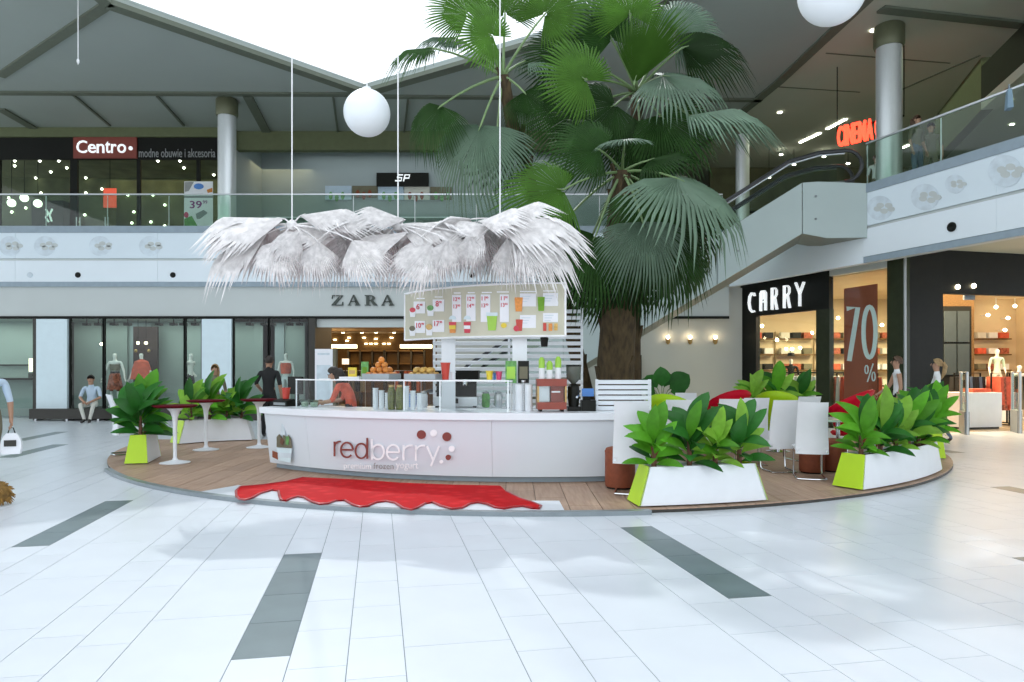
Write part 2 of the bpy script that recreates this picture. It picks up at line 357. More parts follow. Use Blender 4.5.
def text_on(mb, surf, txt, x0, x1, y0, y1, t=0.01, off=0.0, bold=0.0, slope=0.0):
    """text fitted in the box px x0..x1, top y0, baseline y1"""
    vs, fs = text_mesh(txt, bold)
    if not vs: return mb
    a = min(v.x for v in vs); b = max(v.x for v in vs); c = min(v.y for v in vs); d = max(v.y for v in vs)
    def fn(x, y, o):
        px = x0+(x-a)/(b-a)*(x1-x0)
        return surf.map(px, y1-(y-c)/(d-c)*(y1-y0)+slope*(px-x0), off+o)
    return extrude(mb, vs, fs, fn, t)
def arc_pts(cx, cy, rx, ry, a0, a1, n):
    return [(cx+rx*math.cos(math.radians(a0+(a1-a0)*i/n)), cy-ry*math.sin(math.radians(a0+(a1-a0)*i/n))) for i in range(n+1)]
def stroke(mb, surf, pts, w, t=0.008, off=0.0):
    """a pen stroke of width w (in view pixels) laid on the surface"""
    L_, R_ = [], []
    for i, p in enumerate(pts):
        a = Vector(pts[max(i-1, 0)]); b = Vector(pts[min(i+1, len(pts)-1)]); d = (b-a).normalized(); n = Vector((-d.y, d.x))*w/2
        L_.append(Vector(p)+n); R_.append(Vector(p)-n)
    vs = L_+R_; k = len(pts)
    return extrude(mb, vs, [[i, i+1, k+i+1, k+i] for i in range(k-1)], lambda x, y, o: surf.map(x, y, off+o), t)
# ================================================================== FLOOR
UV, UU = Vector((-0.188, 0.982)).normalized(), Vector((0.982, 0.188)).normalized()
def uv(u, v): return UU*u+UV*v
cols = [-3.22, -2.91, -2.60, -2.02, -1.705, -1.41, -0.792, -0.478, -0.164, 0.146, 0.769, 1.093, 1.413, 2.066, 2.39, 2.72, 3.03, 3.35]
pat = [0.64, 0.31, 0.31]
i = 0
while cols[-1] < 27: cols.append(cols[-1]+pat[i % 3]); i += 1
i = 0
while cols[0] > -27: cols.insert(0, cols[0]-pat[i % 3]); i += 1
narrow = [k for k in range(len(cols)-1) if cols[k+1]-cols[k] < 0.45]
def ncol(u): return min(narrow, key=lambda k: abs(cols[k]-u))
LT = 0.5525
stripes = {}
for u, v0 in ((-0.792, 3.98), (-3.22, 6.9), (2.39, 4.41), (-6.3, 13.9), (-7.9, 17.1), (7.95, 5.75), (5.1, 2.72), (4.2, 12.2), (-9.9, 10.4), (10.6, 11.3), (11.8, 14.6)):
    stripes.setdefault(ncol(u), []).append(v0)
floor = S('floor', MB().bx(-26, 26, -1.5, 34, -0.20, -0.004), M['grout'])
tiles = []
for k in range(len(cols)-1):
    w = cols[k+1]-cols[k]; L = LT if w < 0.45 else 2*LT
    off = stripes[k][0] % L if k in stripes else (k*0.37) % L
    v = -6+off-L
    while v < 30:
        c = uv((cols[k]+cols[k+1])/2, v+L/2)
        if -22 < c.x < 22 and 0.6 < c.y < 25 and not (c.x > 8 and c.y > 19.5) and not (-6 < c.x < -2.4 and c.y > 21.6):
            dark = any(s-0.05 < v < s+4*LT-0.1 for s in stripes.get(k, []))
            px = CX+F*c.x/c.y; py = HZ+F*EYE/c.y
            vis = -90 < px < 1120 and py < 760
            tiles.append((w*L/c.y**3 if vis else 0, c, w, L, dark))
        v += L
tiles.sort(key=lambda t: -t[0])
ang = math.atan2(UU.y, UU.x); gap = 0.0026
tcache = {}
rest = MB(); restd = MB()
for n, (sc, c, w, L, dark) in enumerate(tiles):
    if n < 300:
        key = (round(w, 3), L, dark)
        if key not in tcache:
            me = bpy.data.meshes.new('floor_tile'); b = MB().bx(-w/2+gap, w/2-gap, -L/2+gap, L/2-gap, -0.012, 0)
            me.from_pydata([tuple(q) for q in b.v], [], b.f); me.materials.append(M['tile_dark' if dark else 'tile']); tcache[key] = me
        link('floor_tile', tcache[key], floor, mtx=Matrix.Translation((c.x, c.y, 0)) @ Matrix.Rotation(ang, 4, 'Z'))
    else:
        g = gap+0.002
        ps = [c+UU*(sx*(w/2-g))+UV*(sy*(L/2-g)) for sx, sy in ((-1, -1), (1, -1), (1, 1), (-1, 1))]
        (restd if dark else rest).add([(p.x, p.y, 0) for p in ps]+[(p.x, p.y, -0.012) for p in ps], [(0, 1, 2, 3), (0, 4, 5, 1), (1, 5, 6, 2), (2, 6, 7, 3), (3, 7, 4, 0)])
rest.build('far_floor_tiles', M['tile'], floor, kind='stuff')
restd.build('far_dark_floor_tiles', M['tile_dark'], floor, kind='stuff')
# ================================================================== CEILING AND SKYLIGHT
HC = 10.2
def cpt(px, py): Y = F*(HC-EYE)/(HZ-py); return Vector(((px-CX)/F*Y, Y))
SK = [(-9.5, 3.0), (-9.5, 16.5), (-4.6, 21.8), (3.3, 16.8), (6.2, 12.0), (6.2, 3.0)]
ceiling = S('ceiling', MB().prism([(-24, -1), (24, -1), (24, 3), (-24, 3)], HC, HC+0.25), M['ceil'])
S('ceiling_panel', MB().prism([(-24, 3), (-9.5, 3), (-9.5, 16.5), (-4.6, 21.8), (-4.6, 34), (-24, 34)], HC, HC+0.25), M['ceil'], ceiling)
S('ceiling_panel', MB().prism([(-4.6, 21.8), (3.3, 16.8), (6.2, 12), (6.2, 3), (8.6, 3), (8.0, 21), (7.0, 34), (-4.6, 34)], HC, HC+0.25), M['ceil'], ceiling)
S('ceiling_panel', MB().prism([(8.6, 3), (24, 3), (24, 34), (7.0, 34), (8.0, 21)], HC, HC+0.25), M['ceil_r'], ceiling)
def strip2d(a, b, w, z0, z1):
    a = Vector(a); b = Vector(b); d = (b-a).normalized(); n = Vector((-d.y, d.x))*w/2
    return MB().prism([a+n, b+n, b-n, a-n], z0, z1)
tn = [0]
def trim(a, b, w, d=0.06, m='beam'):
    tn[0] += 1
    return S('trim_%d' % tn[0], strip2d(a, b, w, HC-d, HC+0.02), M[m])
trim(cpt(0, 75), cpt(108, 3), 0.26); trim((-9.5, 16.45), (-4.6, 21.8), 0.34, 0.10); trim((-4.6, 21.8), (3.3, 16.8), 0.34, 0.10)
trim((3.3, 16.8), (6.2, 12.0), 0.3, 0.10); trim((-9.5, 16.5), (-9.5, 3), 0.3, 0.1); trim((6.2, 12), (6.2, 3), 0.3, 0.1)
trim((-22, 21.75), (-4.7, 21.95), 0.24); trim((-4.5, 22.1), (8.0, 22.4), 0.22)
trim(cpt(247, 94), cpt(268, 134), 0.3); trim(cpt(0, 108), cpt(33, 127), 0.3)
trim(cpt(72, 93), cpt(110, 125), 0.07); trim(cpt(157, 95), cpt(184, 125), 0.07); trim(cpt(333, 95), cpt(338, 133), 0.06); trim(cpt(408, 99), cpt(404, 133), 0.06)
trim((8.6, 10), (8.0, 21), 0.28); trim((8.0, 21), (7.3, 27), 0.28); trim(cpt(881, 8), cpt(1024, 24), 0.3)
trim(cpt(826, 53), cpt(950, 63), 0.04, 0.015); trim(cpt(768, 86), cpt(860, 92), 0.04, 0.015); trim(cpt(980, 55), cpt(900, 90), 0.06, 0.02)
sky = S('window_1', MB().prism(SK, HC+0.18, HC+0.20), M['skypane'])
# ================================================================== UPPER FLOOR, PARAPETS, RAILS
GP = [(-24, 21.5), (6.65, 21.5), (8.37, 16.7), (9.6, 13.1), (11.55, 7.5)]
GB = Surf(GP[:2]); GR = Surf(GP[1:])
S('floor_upper', MB().prism([(-24, 21.75), (6.8, 21.75), (8.6, 16.8), (9.85, 13.2), (11.8, 7.5), (24, 7.5), (24, 34), (-24, 34)], 4.5, 5.85), M['ceil_r'])
def along(a, b, z0, z1, t, back=0.0):
    """upright slab along plan line a-b, its outer face 'back' behind the line, t thick (away from the hall)"""
    a = Vector(a); b = Vector(b); d = (b-a).normalized(); n = Vector((d.y, -d.x))
    if n.dot(a) < 0: n = -n
    p = [a+n*back, b+n*back, b+n*(back+t), a+n*(back+t)]
    return MB().prism(p, z0, z1)
def parapet(name, a, b, seg):
    a = Vector(a); b = Vector(b); L = (b-a).length; n = max(1, round(L/seg))
    root = S(name, along(a, b, 4.10, 5.75, 0.2, 0.05), M['fascia'])
    S('cap', along(a, b, 5.75, 5.96, 0.30, -0.03), M['cap'], root)
    for k in range(n):
        p = a.lerp(b, (k+0.0008)/n); q = a.lerp(b, (k+0.9992)/n)
        S('upper_panel', along(p, q, 4.97, 5.75, 0.045, 0.0), M['band'], root)
        S('lower_panel', along(p, q, 4.25, 4.90, 0.045, 0.0), M['band2'], root)
    S('bottom_lip', along(a, b, 4.10, 4.25, 0.03, 0.02), M['cap'], root)
    return root
par_b = parapet('wall_parapet_back', GP[0], (6.6, 21.5), 4.4)
par_r = parapet('wall_parapet_right', GP[2], GP[4], 3.3)
S('wall_gallery_beam', along((6.66, 21.45), GP[2], 4.10, 4.95, 0.2), M['band2'])
# nozzles and printed decals on the parapets
for px in (30, 78, 173, 221, 472):
    mb = MB(); p = GB.map(px, 275, 0.0)
    mb.lathe([(0.0, 0.0), (0.085, 0.0), (0.085, 0.02), (0.055, 0.03), (0.0, 0.03)], p, 14, M=Matrix.Rotation(PI/2, 3, 'X'))
    mb.build('spot_nozzle', M['blackm'] if px in (78, 173, 472) else M['decal'], par_b)
p = GR.map(952, 227, 0.0); d = (Vector(GP[3])-Vector(GP[2])).normalized()
rotn = Vector((d.y, -d.x, 0)).to_track_quat('Z', 'Y').to_matrix()
if (rotn @ Vector((0, 0, 1))).x > 0: rotn = Vector((-abs(d.y), d.x*0-abs(d.x), 0)).to_track_quat('Z', 'Y').to_matrix()
MB().lathe([(0, 0), (0.10, 0), (0.10, 0.025), (0.06, 0.03), (0, 0.01)], p, 14, M=rotn).build('spot_nozzle', M['blackm'], par_r)
def decal(surf, px, py, rx, ry, parent):
    mb = MB(); surf.patch(mb, arc_pts(px, py, rx, ry, 0, 360, 20)[:-1], 0.004, 0.0); mb.build('printed_disc', M['decal'], parent)
    mb = MB()
    for k in range(5):
        a = k*1.25+px; cx, cy = px+rx*0.35+rx*0.55*math.cos(a), py+ry*0.25*math.sin(a)
        surf.patch(mb, arc_pts(cx, cy, rx*0.3, ry*0.22, 0, 360, 10)[:-1], 0.004, 0.0042)
    mb.build('printed_flower', M['fascia'], parent)
for px in (10, 45, 100, 150): decal(GB, px, 246, 11, 10, par_b)
for px, py, r in ((880, 208, 13), (925, 197, 14), (955, 184, 10), (1005, 171, 17)): decal(GR, px, py, r, r*0.95, par_r)
def rail(name, label, a, b, seg):
    a = Vector(a); b = Vector(b); n = max(1, round((b-a).length/seg))
    r = thing(name, label, 'railing', (a.x, a.y, 5.96))
    for k in range(n):
        p = a.lerp(b, (k+0.006)/n); q = a.lerp(b, (k+0.994)/n)
        along(p, q, 5.96, 6.94, 0.014, 0.1).build('glass_panel', M['railglass'], r)
    for k in range(n+1):
        p = a.lerp(b, k/n); d = (b-a).normalized(); nn = Vector((d.y, -d.x)); nn = nn if nn.dot(a) > 0 else -nn
        c = p+nn*0.14; MB().tube([(c.x, c.y, 5.96), (c.x, c.y, 6.92)], 0.016, 6).build('post', M['alu'], r)
    along(a, b, 6.94, 6.98, 0.05, 0.085).build('top_rail', M['alu'], r)
    return r
rail('glass_railing', 'green glass railing along the back gallery above the shop front', (-23.9, 21.5), (6.5, 21.5), 1.9)
rail('glass_railing', 'slanting green glass railing along the right hand gallery', GP[2], GP[4], 1.9)
# ================================================================== UPPER LEVEL SHOPS
UL = Surf([(-24, 25.2), (-10.4, 25.2)])
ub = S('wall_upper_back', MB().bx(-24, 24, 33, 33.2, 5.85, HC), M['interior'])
S('wall_upper_header', MB().bx(-24, -10.3, 25.0, 25.4, 9.86, HC), M['header'])
S('wall_upper_header_middle', MB().bx(-10.0, 5.5, 25.4, 25.7, 9.52, HC), M['header'])
S('wall_upper_grey', MB().bx(-10.0, 4.5, 28.0, 28.2, 5.85, HC), M['wall_grey'])
S('wall_upper_partition', MB().bx(-10.45, -10.0, 25.2, 30, 5.85, HC), M['wall_grey'])
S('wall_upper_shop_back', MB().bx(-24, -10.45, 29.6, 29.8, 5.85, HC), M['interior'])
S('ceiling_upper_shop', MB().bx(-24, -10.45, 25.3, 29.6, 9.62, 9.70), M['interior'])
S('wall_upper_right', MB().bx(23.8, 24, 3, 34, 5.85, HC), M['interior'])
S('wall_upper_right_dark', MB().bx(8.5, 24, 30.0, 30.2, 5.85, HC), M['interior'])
sg = thing('shop_sign', 'black shop fascia with brick red name box on the upper floor', 'sign', (-17, 25.2, 9.08))
MB().bx(-24, -10.46, 25.10, 25.2, 9.08, 9.86).build('fascia', M['blackm'], sg)
mb = MB(); UL.patch(mb, [(76, 137.5), (139, 137.5), (139, 159.5), (76, 159.5)], 0.06, 0.1); mb.build('name_box', M['signred'], sg)
x = 79.5
for ch, w, h in (('C', 10.5, 12.5), ('e', 7.8, 9), ('n', 7.6, 9), ('t', 5.0, 11.5), ('r', 5.2, 9), ('o', 8.6, 9)):
    mb = MB(); text_on(mb, UL, ch, x, x+w, 154.5-h, 154.5, 0.03, 0.16, bold=0.006); mb.build('letter', M['signwhite'], sg); x += w+0.9
mb = MB(); UL.patch(mb, arc_pts(133.3, 149.8, 2.0, 2.0, 0, 360, 12)[:-1], 0.03, 0.16); mb.build('dot', M['signwhite'], sg)
mb = MB(); text_on(mb, UL, 'modne obuwie i akcesoria', 140.5, 216.5, 149.5, 158.2, 0.015, 0.1); mb.build('tagline', M['greytext'], sg)
fr = thing('storefront', 'dark glazed shop front with narrow posts under the brick red name box', 'shop front', (-17, 25.2, 5.85))
for px in (0, 75, 139.5, 199): 
    c = UL.map(px, 300); w = 0.13 if px in (75,) else 0.06
    MB().bx(c.x-w, c.x+w, 25.12, 25.22, 5.85, 9.08).build('mullion', M['blackm'], fr)
for a, b in ((-24, -18.6), (-18.4, -15.9), (-15.6, -13.45), (-13.3, -10.5)):
    MB().bx(a, b, 25.16, 25.175, 5.86, 9.07).build('pane', M['glass'], fr)
for px in (79, 82.5, 107.5, 110.5):
    c = UL.map(px, 220); MB().tube([(c.x, 25.06, 6.0), (c.x, 25.06, 7.0)], 0.025, 6).build('door_handle', M['alu'], fr)
po = thing('price_poster', 'tall price poster with purple number beside the steel column upstairs', 'poster', (-10.95, 24.7, 5.85))
PS = Surf([(-13, 24.7), (-10, 24.7)])
def pp(poly, m, name, off): mb = MB(); PS.patch(mb, poly, 0.012, off); mb.build(name, M[m], po)
pp([(184.5, 181.5), (213, 181.5), (213, 227), (184, 227)], 'paper', 'sheet', 0.0)
pp([(185, 182), (194, 182), (189, 191), (185, 192)], 'greytext', 'print', 0.012); pp(arc_pts(199, 186.5, 5, 3, 0, 360, 12)[:-1], 'blueplastic', 'print', 0.012)
pp([(207, 190), (212.5, 188), (212.5, 192), (208, 193)], 'orange', 'print', 0.012)
pp([(184.5, 196), (213, 196), (213, 198), (184.5, 198)], 'grey', 'print', 0.012)
pp([(196, 214), (204, 210), (208, 213), (200, 219), (197, 219)], 'grey', 'print', 0.012); pp([(184.5, 219), (192, 216), (198, 226.5), (184.5, 226.5)], 'green_print', 'print', 0.012)
pp(arc_pts(186.5, 215, 2.4, 3, 0, 360, 10)[:-1], 'pink', 'print', 0.013)
mb = MB(); text_on(mb, PS, '39', 190, 202, 201, 208.5, 0.01, 0.012, bold=0.01); text_on(mb, PS, '99', 203, 207.5, 200.5, 204, 0.01, 0.012); mb.build('price', mat('purple_ink', (0.25, 0.03, 0.22)), po)
MB().bx(-11.2, -10.7, 24.62, 24.86, 5.85, 6.2).build('stand_foot', M['grey'], po)
rs = random.Random(3)
dl = [(15, 161), (15, 166), (40, 161), (59, 161), (51, 172), (36, 178), (67, 168), (86, 178), (102, 189), (86, 193), (41, 193), (70, 209), (85, 215), (9, 198), (12, 212), (26, 208), (43, 215), (57, 225), (78, 222), (97, 222), (105, 209), (158, 161), (180, 161), (184, 168), (128, 195), (153, 195), (165, 205), (132, 223), (151, 222), (134, 212), (165, 226), (214, 175), (210, 200), (0, 172), (0, 216), (103, 225)]  # the low points are reflections, modelled as glowing discs like the lamps
dm = None
for px, py in dl:
    p = at(px, py, min(29.585, F*(9.59-EYE)/(HZ-py)))
    if dm is None:
        o = MB().lathe([(0.0, 0.0), (0.045, 0.0), (0.045, 0.03), (0.0, 0.05)], (0, 0, 0), 10).build('downlight', M['bulbw']); dm = o.data
    else: o = link('downlight', dm)
    o.location = p; o.rotation_euler = (PI/2, 0, 0); tag(o, 'tiny bright spot inside the dark upstairs shop, lamps high, modelled reflections low', 'lamp', 'spot lamps in the dark upstairs shop')
for n, (px, py, nm) in enumerate(((11.5, 203, 'leftmost, lowest set'), (24.3, 198, 'middle, highest set'), (37.8, 203.5, 'rightmost'))):
    c = at(px, py, 27.0)
    t = thing('globe_lamp', 'white globe lamp in the dark upstairs shop, %s of three' % nm, 'lamp', c, group='globe lamps in the upstairs shop')
    MB().ball(c, 0.15, 16, 10).build('globe', mat('lit_globe%d' % n, (1, 1, 0.9), emit=2.2, ecol=(1, 0.97, 0.82)), t, smooth=True)
    MB().tube([(c.x, c.y, c.z+0.16), (c.x, c.y, 9.62)], 0.012, 5).build('cord', M['blackm'], t)
t = thing('logo_sign', 'small white squiggle logo glowing in the dark upstairs shop', 'sign', at(49, 224, 26.5))
LS = Surf([(-20, 26.5), (-10, 26.5)])
mb = MB(); stroke(mb, LS, [(46, 209), (48.5, 213), (46, 217.5), (49, 222)], 1.6, 0.03); stroke(mb, LS, [(52.5, 209), (49.8, 215), (52, 221.5)], 1.6, 0.03); mb.build('logo_mark', M['signwhite'], t)
q = at(49, 224, 26.5); MB().bx(q.x-0.03, q.x+0.03, 26.5, 26.53, 5.85, at(49, 210, 26.5).z).build('support', M['blackm'], t)
t = thing('hanging_banner', 'small glowing red banner hanging in the dark upstairs shop', 'banner', at(110, 208, 26.2))
q = at(110, 198, 26.2); MB().box(q, (0.46, 0.06, 0.72)).build('cloth', mat('glowing_red_banner', (0.5, 0.05, 0.03), emit=0.5, ecol=(1.0, 0.12, 0.06)), t)
MB().tube([(q.x, q.y, q.z+0.36), (q.x, q.y, 9.62)], 0.012, 5).build('cord', M['blackm'], t)
for n, (a, b, c, d, lb) in enumerate(((-19.5, -18.2, 6.9, 8.4, 'tall dark display cupboard'), (-17.2, -16.4, 6.85, 8.6, 'green backed shelf tower'), (-14.6, -12.6, 6.7, 7.3, 'low dark shoe shelf'))):
    t = thing('display_shelf', lb+' inside the dark upstairs shop', 'shelf', ((a+b)/2, 28.5, 5.85))
    MB().bx(a, b, 28.4, 29.0, 5.85, d).build('body', M['interior' if n == 1 else 'blackm'], t)
    for z in (6.3, 6.75, 7.2): MB().bx(a, b, 28.25, 28.4, z, z+0.04).build('shelf_board', M['header'], t)
# middle upper shop
UM = Surf([(-10, 27.95), (4.5, 27.95)])
t = thing('shop_sign', 'black shop sign with a slanted white two letter logo upstairs', 'sign', UM.map(403, 187))
mb = MB(); UM.patch(mb, [(377, 173.5), (429, 173.5), (429, 187), (377, 187)], 0.12); mb.build('board', M['black'], t)
mb = MB(); stroke(mb, UM, [(403.6, 175.8), (398.6, 175.8), (397.8, 178.3), (402.4, 178.7), (401.6, 181.6), (395.6, 181.6)], 1.25, 0.03, 0.12)
stroke(mb, UM, [(404.0, 182.2), (405.6, 175.8), (410.2, 175.8), (409.4, 179), (405.2, 179)], 1.25, 0.03, 0.12); mb.build('logo_mark', M['signwhite'], t)
for n, (a, b, c, d, m, lb) in enumerate(((325, 352, 186, 200, 'blue_cloth', 'pale blue shop poster, leftmost in the row upstairs'), (352, 378, 186, 198, 'khaki', 'brown shop poster second from left in the row upstairs'), (378, 404, 187, 200, 'blue_cloth', 'blue poster with figures just below the slanted logo sign'), (404, 430, 187, 200, 'cream_cloth', 'cream poster with brown figures below the black logo sign'), (430, 452, 187, 200, 'khaki', 'olive poster at the right end of the row upstairs'))):
    t = thing('shop_poster', lb, 'poster', UM.map((a+b)/2, d))
    mb = MB(); UM.patch(mb, [(a+0.4, c), (b-0.4, c), (b-0.4, d), (a+0.4, d)], 0.04); mb.build('sheet', M[m], t)
    mb = MB()
    for k in range(3): UM.patch(mb, arc_pts(a+6+k*6, d-4+k % 2*2, 2.0, 4.0, 0, 360, 10)[:-1], 0.01, 0.04)
    mb.build('printed_figure', M['brownfab' if n in (1, 3) else 'green_print'], t)
for n, (x0, x1) in enumerate(((-8.9, -6.9), (-6.6, -4.4), (-4.1, -1.9))):
    t = thing('glass_counter', 'low glass shop counter upstairs, %s of three behind the railing' % ('left', 'middle', 'right')[n], 'counter', ((x0+x1)/2, 25.5, 5.85))
    MB().bx(x0, x1, 25.2, 25.9, 5.85, 6.5).build('body', M['winpanel'], t); MB().bx(x0, x1, 25.2, 25.9, 6.5, 7.0).build('case', M['railglass'], t)
    MB().bx(x0-0.02, x1+0.02, 25.18, 25.92, 7.0, 7.04).build('top', M['white'], t)
    for k in range(5): MB().box((x0+0.25+k*0.38, 25.5, 6.6), (0.2, 0.2, 0.2)).build('boxed_goods', M[('white', 'grey', 'winpanel')[k % 3]], t)
# ================================================================== GROUND LEVEL BACK: FASHION SHOP
YB = 21.55; ZB = Surf([(-24, YB), (8, YB)])
zf = S('wall_back', MB().bx(-24, 6.7, 21.62, 21.9, 3.2, 4.10), M['fascia'])
S('trim_dark_line', MB().bx(-24, 6.7, 21.58, 21.66, 3.12, 3.2), M['blackm'])
S('wall_back_plain', MB().bx(-2.35, 7.2, 21.9, 22.1, 0, 4.10), M['wall_beige'])
def X(px, Y=YB): return (px-CX)/F*Y
zs = thing('shop_sign', 'large dark serif letters on the pale fascia over the open entrance', 'sign', ZB.map(363, 306))
FS = Surf([(-24, 21.62), (8, 21.62)])
def letter(polys, t=0.06):
    mb = MB()
    for p in polys: FS.patch(mb, p, t, 0.0)
    mb.build('letter', M['letterdark'], zs)
def LZ(x, w):
    y0, y1 = 295.3, 305.6
    letter([[(x+0.4, y0), (x+w-0.3, y0), (x+w-0.3, y0+0.9), (x+0.4, y0+0.9)], [(x+0.4, y0+0.9), (x+1.1, y0+0.9), (x+0.7, y0+3.6), (x+0.1, y0+3.6)],
            [(x+w-3.8, y0+0.9), (x+w-0.3, y0+0.9), (x+3.6, y1-0.9), (x, y1-0.9)], [(x, y1-0.9), (x+w, y1-0.9), (x+w, y1), (x, y1)], [(x+w-0.8, y1-3.6), (x+w, y1-3.6), (x+w, y1-0.9), (x+w-1.4, y1-0.9)]])
def LA(x, w):
    y0, y1 = 295.0, 305.6; c = x+w*0.46
    letter([[(c-0.5, y0), (c+0.6, y0), (x+1.9, y1-0.8), (x+0.9, y1-0.8)], [(c-0.5, y0), (c+0.9, y0), (x+w-0.6, y1-0.8), (x+w-4.3, y1-0.8)],
            [(x+3.3, y0+6.2), (x+w-3.5, y0+6.2), (x+w-3.2, y0+7.1), (x+2.9, y0+7.1)], [(x, y1-0.8), (x+3.4, y1-0.8), (x+3.4, y1), (x, y1)], [(x+w-5.4, y1-0.8), (x+w, y1-0.8), (x+w, y1), (x+w-5.4, y1)]])
def LR(x, w):
    y0, y1 = 295.3, 305.6
    bowl = arc_pts(x+5.6, y0+2.75, 4.6, 2.75, 90, -90, 12); inner = arc_pts(x+5.6, y0+2.75, 1.9, 1.9, -90, 90, 12)
    letter([[(x, y0), (x+1.6, y0), (x+1.6, y0+0.8), (x, y0+0.8)], [(x, y1-0.8), (x+5.8, y1-0.8), (x+5.8, y1), (x, y1)], [(x+1.5, y0), (x+4.4, y0), (x+4.4, y1-0.8), (x+1.5, y1-0.8)],
            [(x+4.4, y0), (x+5.6, y0)]+bowl[1:]+[(x+4.4, y0+5.5), (x+4.4, y0+4.65)]+inner+[(x+4.4, y0+0.85)], [(x+5.2, y0+5.4), (x+8.0, y0+5.2), (x+w, y1), (x+w-4.0, y1)]])
LZ(332, 11.5); LA(348, 12.5); LR(365, 13); LA(381.5, 13)
# window bays
bk = S('wall_window_back', MB().bx(-24, -6.1, 23.3, 23.45, 0, 3.3), M['winback'])
S('window_ceiling', MB().bx(-24, -6.1, 21.7, 23.4, 3.14, 3.3), M['winback'], ceiling)
S('wall_window_floor', MB().bx(X(70), -6.2, 21.5, 23.3, 0.0, 0.34), M['brown_dark'])
pl = S('trim_plinth', MB().bx(X(38), X(203), 21.15, 21.5, 0.06, 0.36), M['brown_dark'])
for k in range(6): MB().bx(X(42)+k*0.95, X(42)+k*0.95+0.06, 21.2, 21.45, 0, 0.06).build('foot', M['alu'], pl)
S('trim_plinth_right', MB().bx(X(203), X(312), 21.3, 21.5, 0.0, 0.36), M['brown_dark'])
for nm, a, b in (('wall_light_panel', 39, 69.5), ('wall_light_panel_middle', 203.5, 233)): S(nm, MB().bx(X(a), X(b), 21.42, 21.6, 0.36, 3.1), M['winpanel'])
for n, (a, b) in enumerate(((-24, X(36)), (X(71), X(104)), (X(104.8), X(185)), (X(185.8), X(202.5)), (X(234), X(269)), (X(269.6), X(309)))):
    w_ = S('window_%d' % (n+2), MB().bx(a, b, 21.53, 21.545, 0.36, 3.12), M['glass'])
    for x_ in (a, b): MB().bx(x_-0.025, x_+0.025, 21.5, 21.58, 0.36, 3.12).build('window_frame', M['blackm'], w_)
S('trim_pier', MB().bx(X(309.5), X(316), 21.45, 23.4, 0, 3.12), M['brown_dark'])
S('trim_pier_left', MB().bx(X(35), X(38.5), 21.45, 23.4, 0, 3.12), M['brown_dark'])
S('trim_window_panel', MB().bx(X(134, 22.85), X(158, 22.85), 22.8, 22.9, 0.34, 2.95), mat('dark_red_brown_panel', (0.03, 0.012, 0.010), 0.5))
for k, px in enumerate((86, 112, 170, 196, 245, 255, 283, 300)):
    MB().bx(X(px)-0.35, X(px)+0.35, 23.22, 23.31, 0.4, 3.1).build('backdrop_board', M['wall_grey' if k % 2 else 'winback'], bk)
for k, px in enumerate((76, 88, 104, 118, 150, 165, 175, 187, 243, 258, 266, 284, 294)):
    t = thing('track_spot', 'small black ceiling spotlight in the shop window, number %s from the left pier' % ('one two three four five six seven eight nine ten eleven twelve thirteen'.split()[k]), 'lamp', (X(px), 22.1, 3.14), group='window spotlights')
    MB().bx(X(px)-0.09, X(px)+0.09, 22.0, 22.2, 2.94, 3.02).build('head', M['blackm'], t); MB().tube([(X(px), 22.1, 3.0), (X(px), 22.1, 3.14)], 0.02, 6).build('stem', M['blackm'], t)
for n, px in enumerate((101.5, 138, 146)):
    p = at(px, 343 if n else 344, 22.3)
    o = MB().ball(p, 0.045, 10, 8).build('window_bulb', M['bulb']); MB().tube([p, (p.x, p.y, 3.15)], 0.008, 5).build('rod', M['blackm'], o); tag(o, ('glowing bulb above the bare shouldered mannequin', 'glowing bulb left of the red cape mannequin', 'glowing bulb right of the red cape mannequin')[n], 'lamp')
# left bay shelf
t = thing('wall_shelf', 'long dark shelf rail inside the leftmost shop window', 'shelf', (X(20), 22.9, 2.0))
MB().bx(-18, X(37, 22.4), 22.3, 23.3, at(0, 379, 22.7).z-0.03, at(0, 379, 22.7).z+0.03).build('shelf_board', M['blackm'], t)
MB().bx(-18, X(30), 23.2, 23.3, at(0, 365, 22.7).z-0.02, at(0, 365, 22.7).z+0.02).build('rail', M['blackm'], t)
t = thing('table_lamp', 'small lit box lamp on the shelf of the leftmost shop window', 'lamp', at(33.5, 378, 22.4))
q = at(33.5, 365, 22.4); MB().box(q, (0.18, 0.18, 0.42)).build('shade', mat('lit_lampshade', (1, 0.9, 0.7), emit=1.2, ecol=(1, 0.85, 0.6)), t)
q = at(33.5, 375.5, 22.4); MB().box(q, (0.2, 0.2, 0.16)).build('base', M['brown_dark'], t)
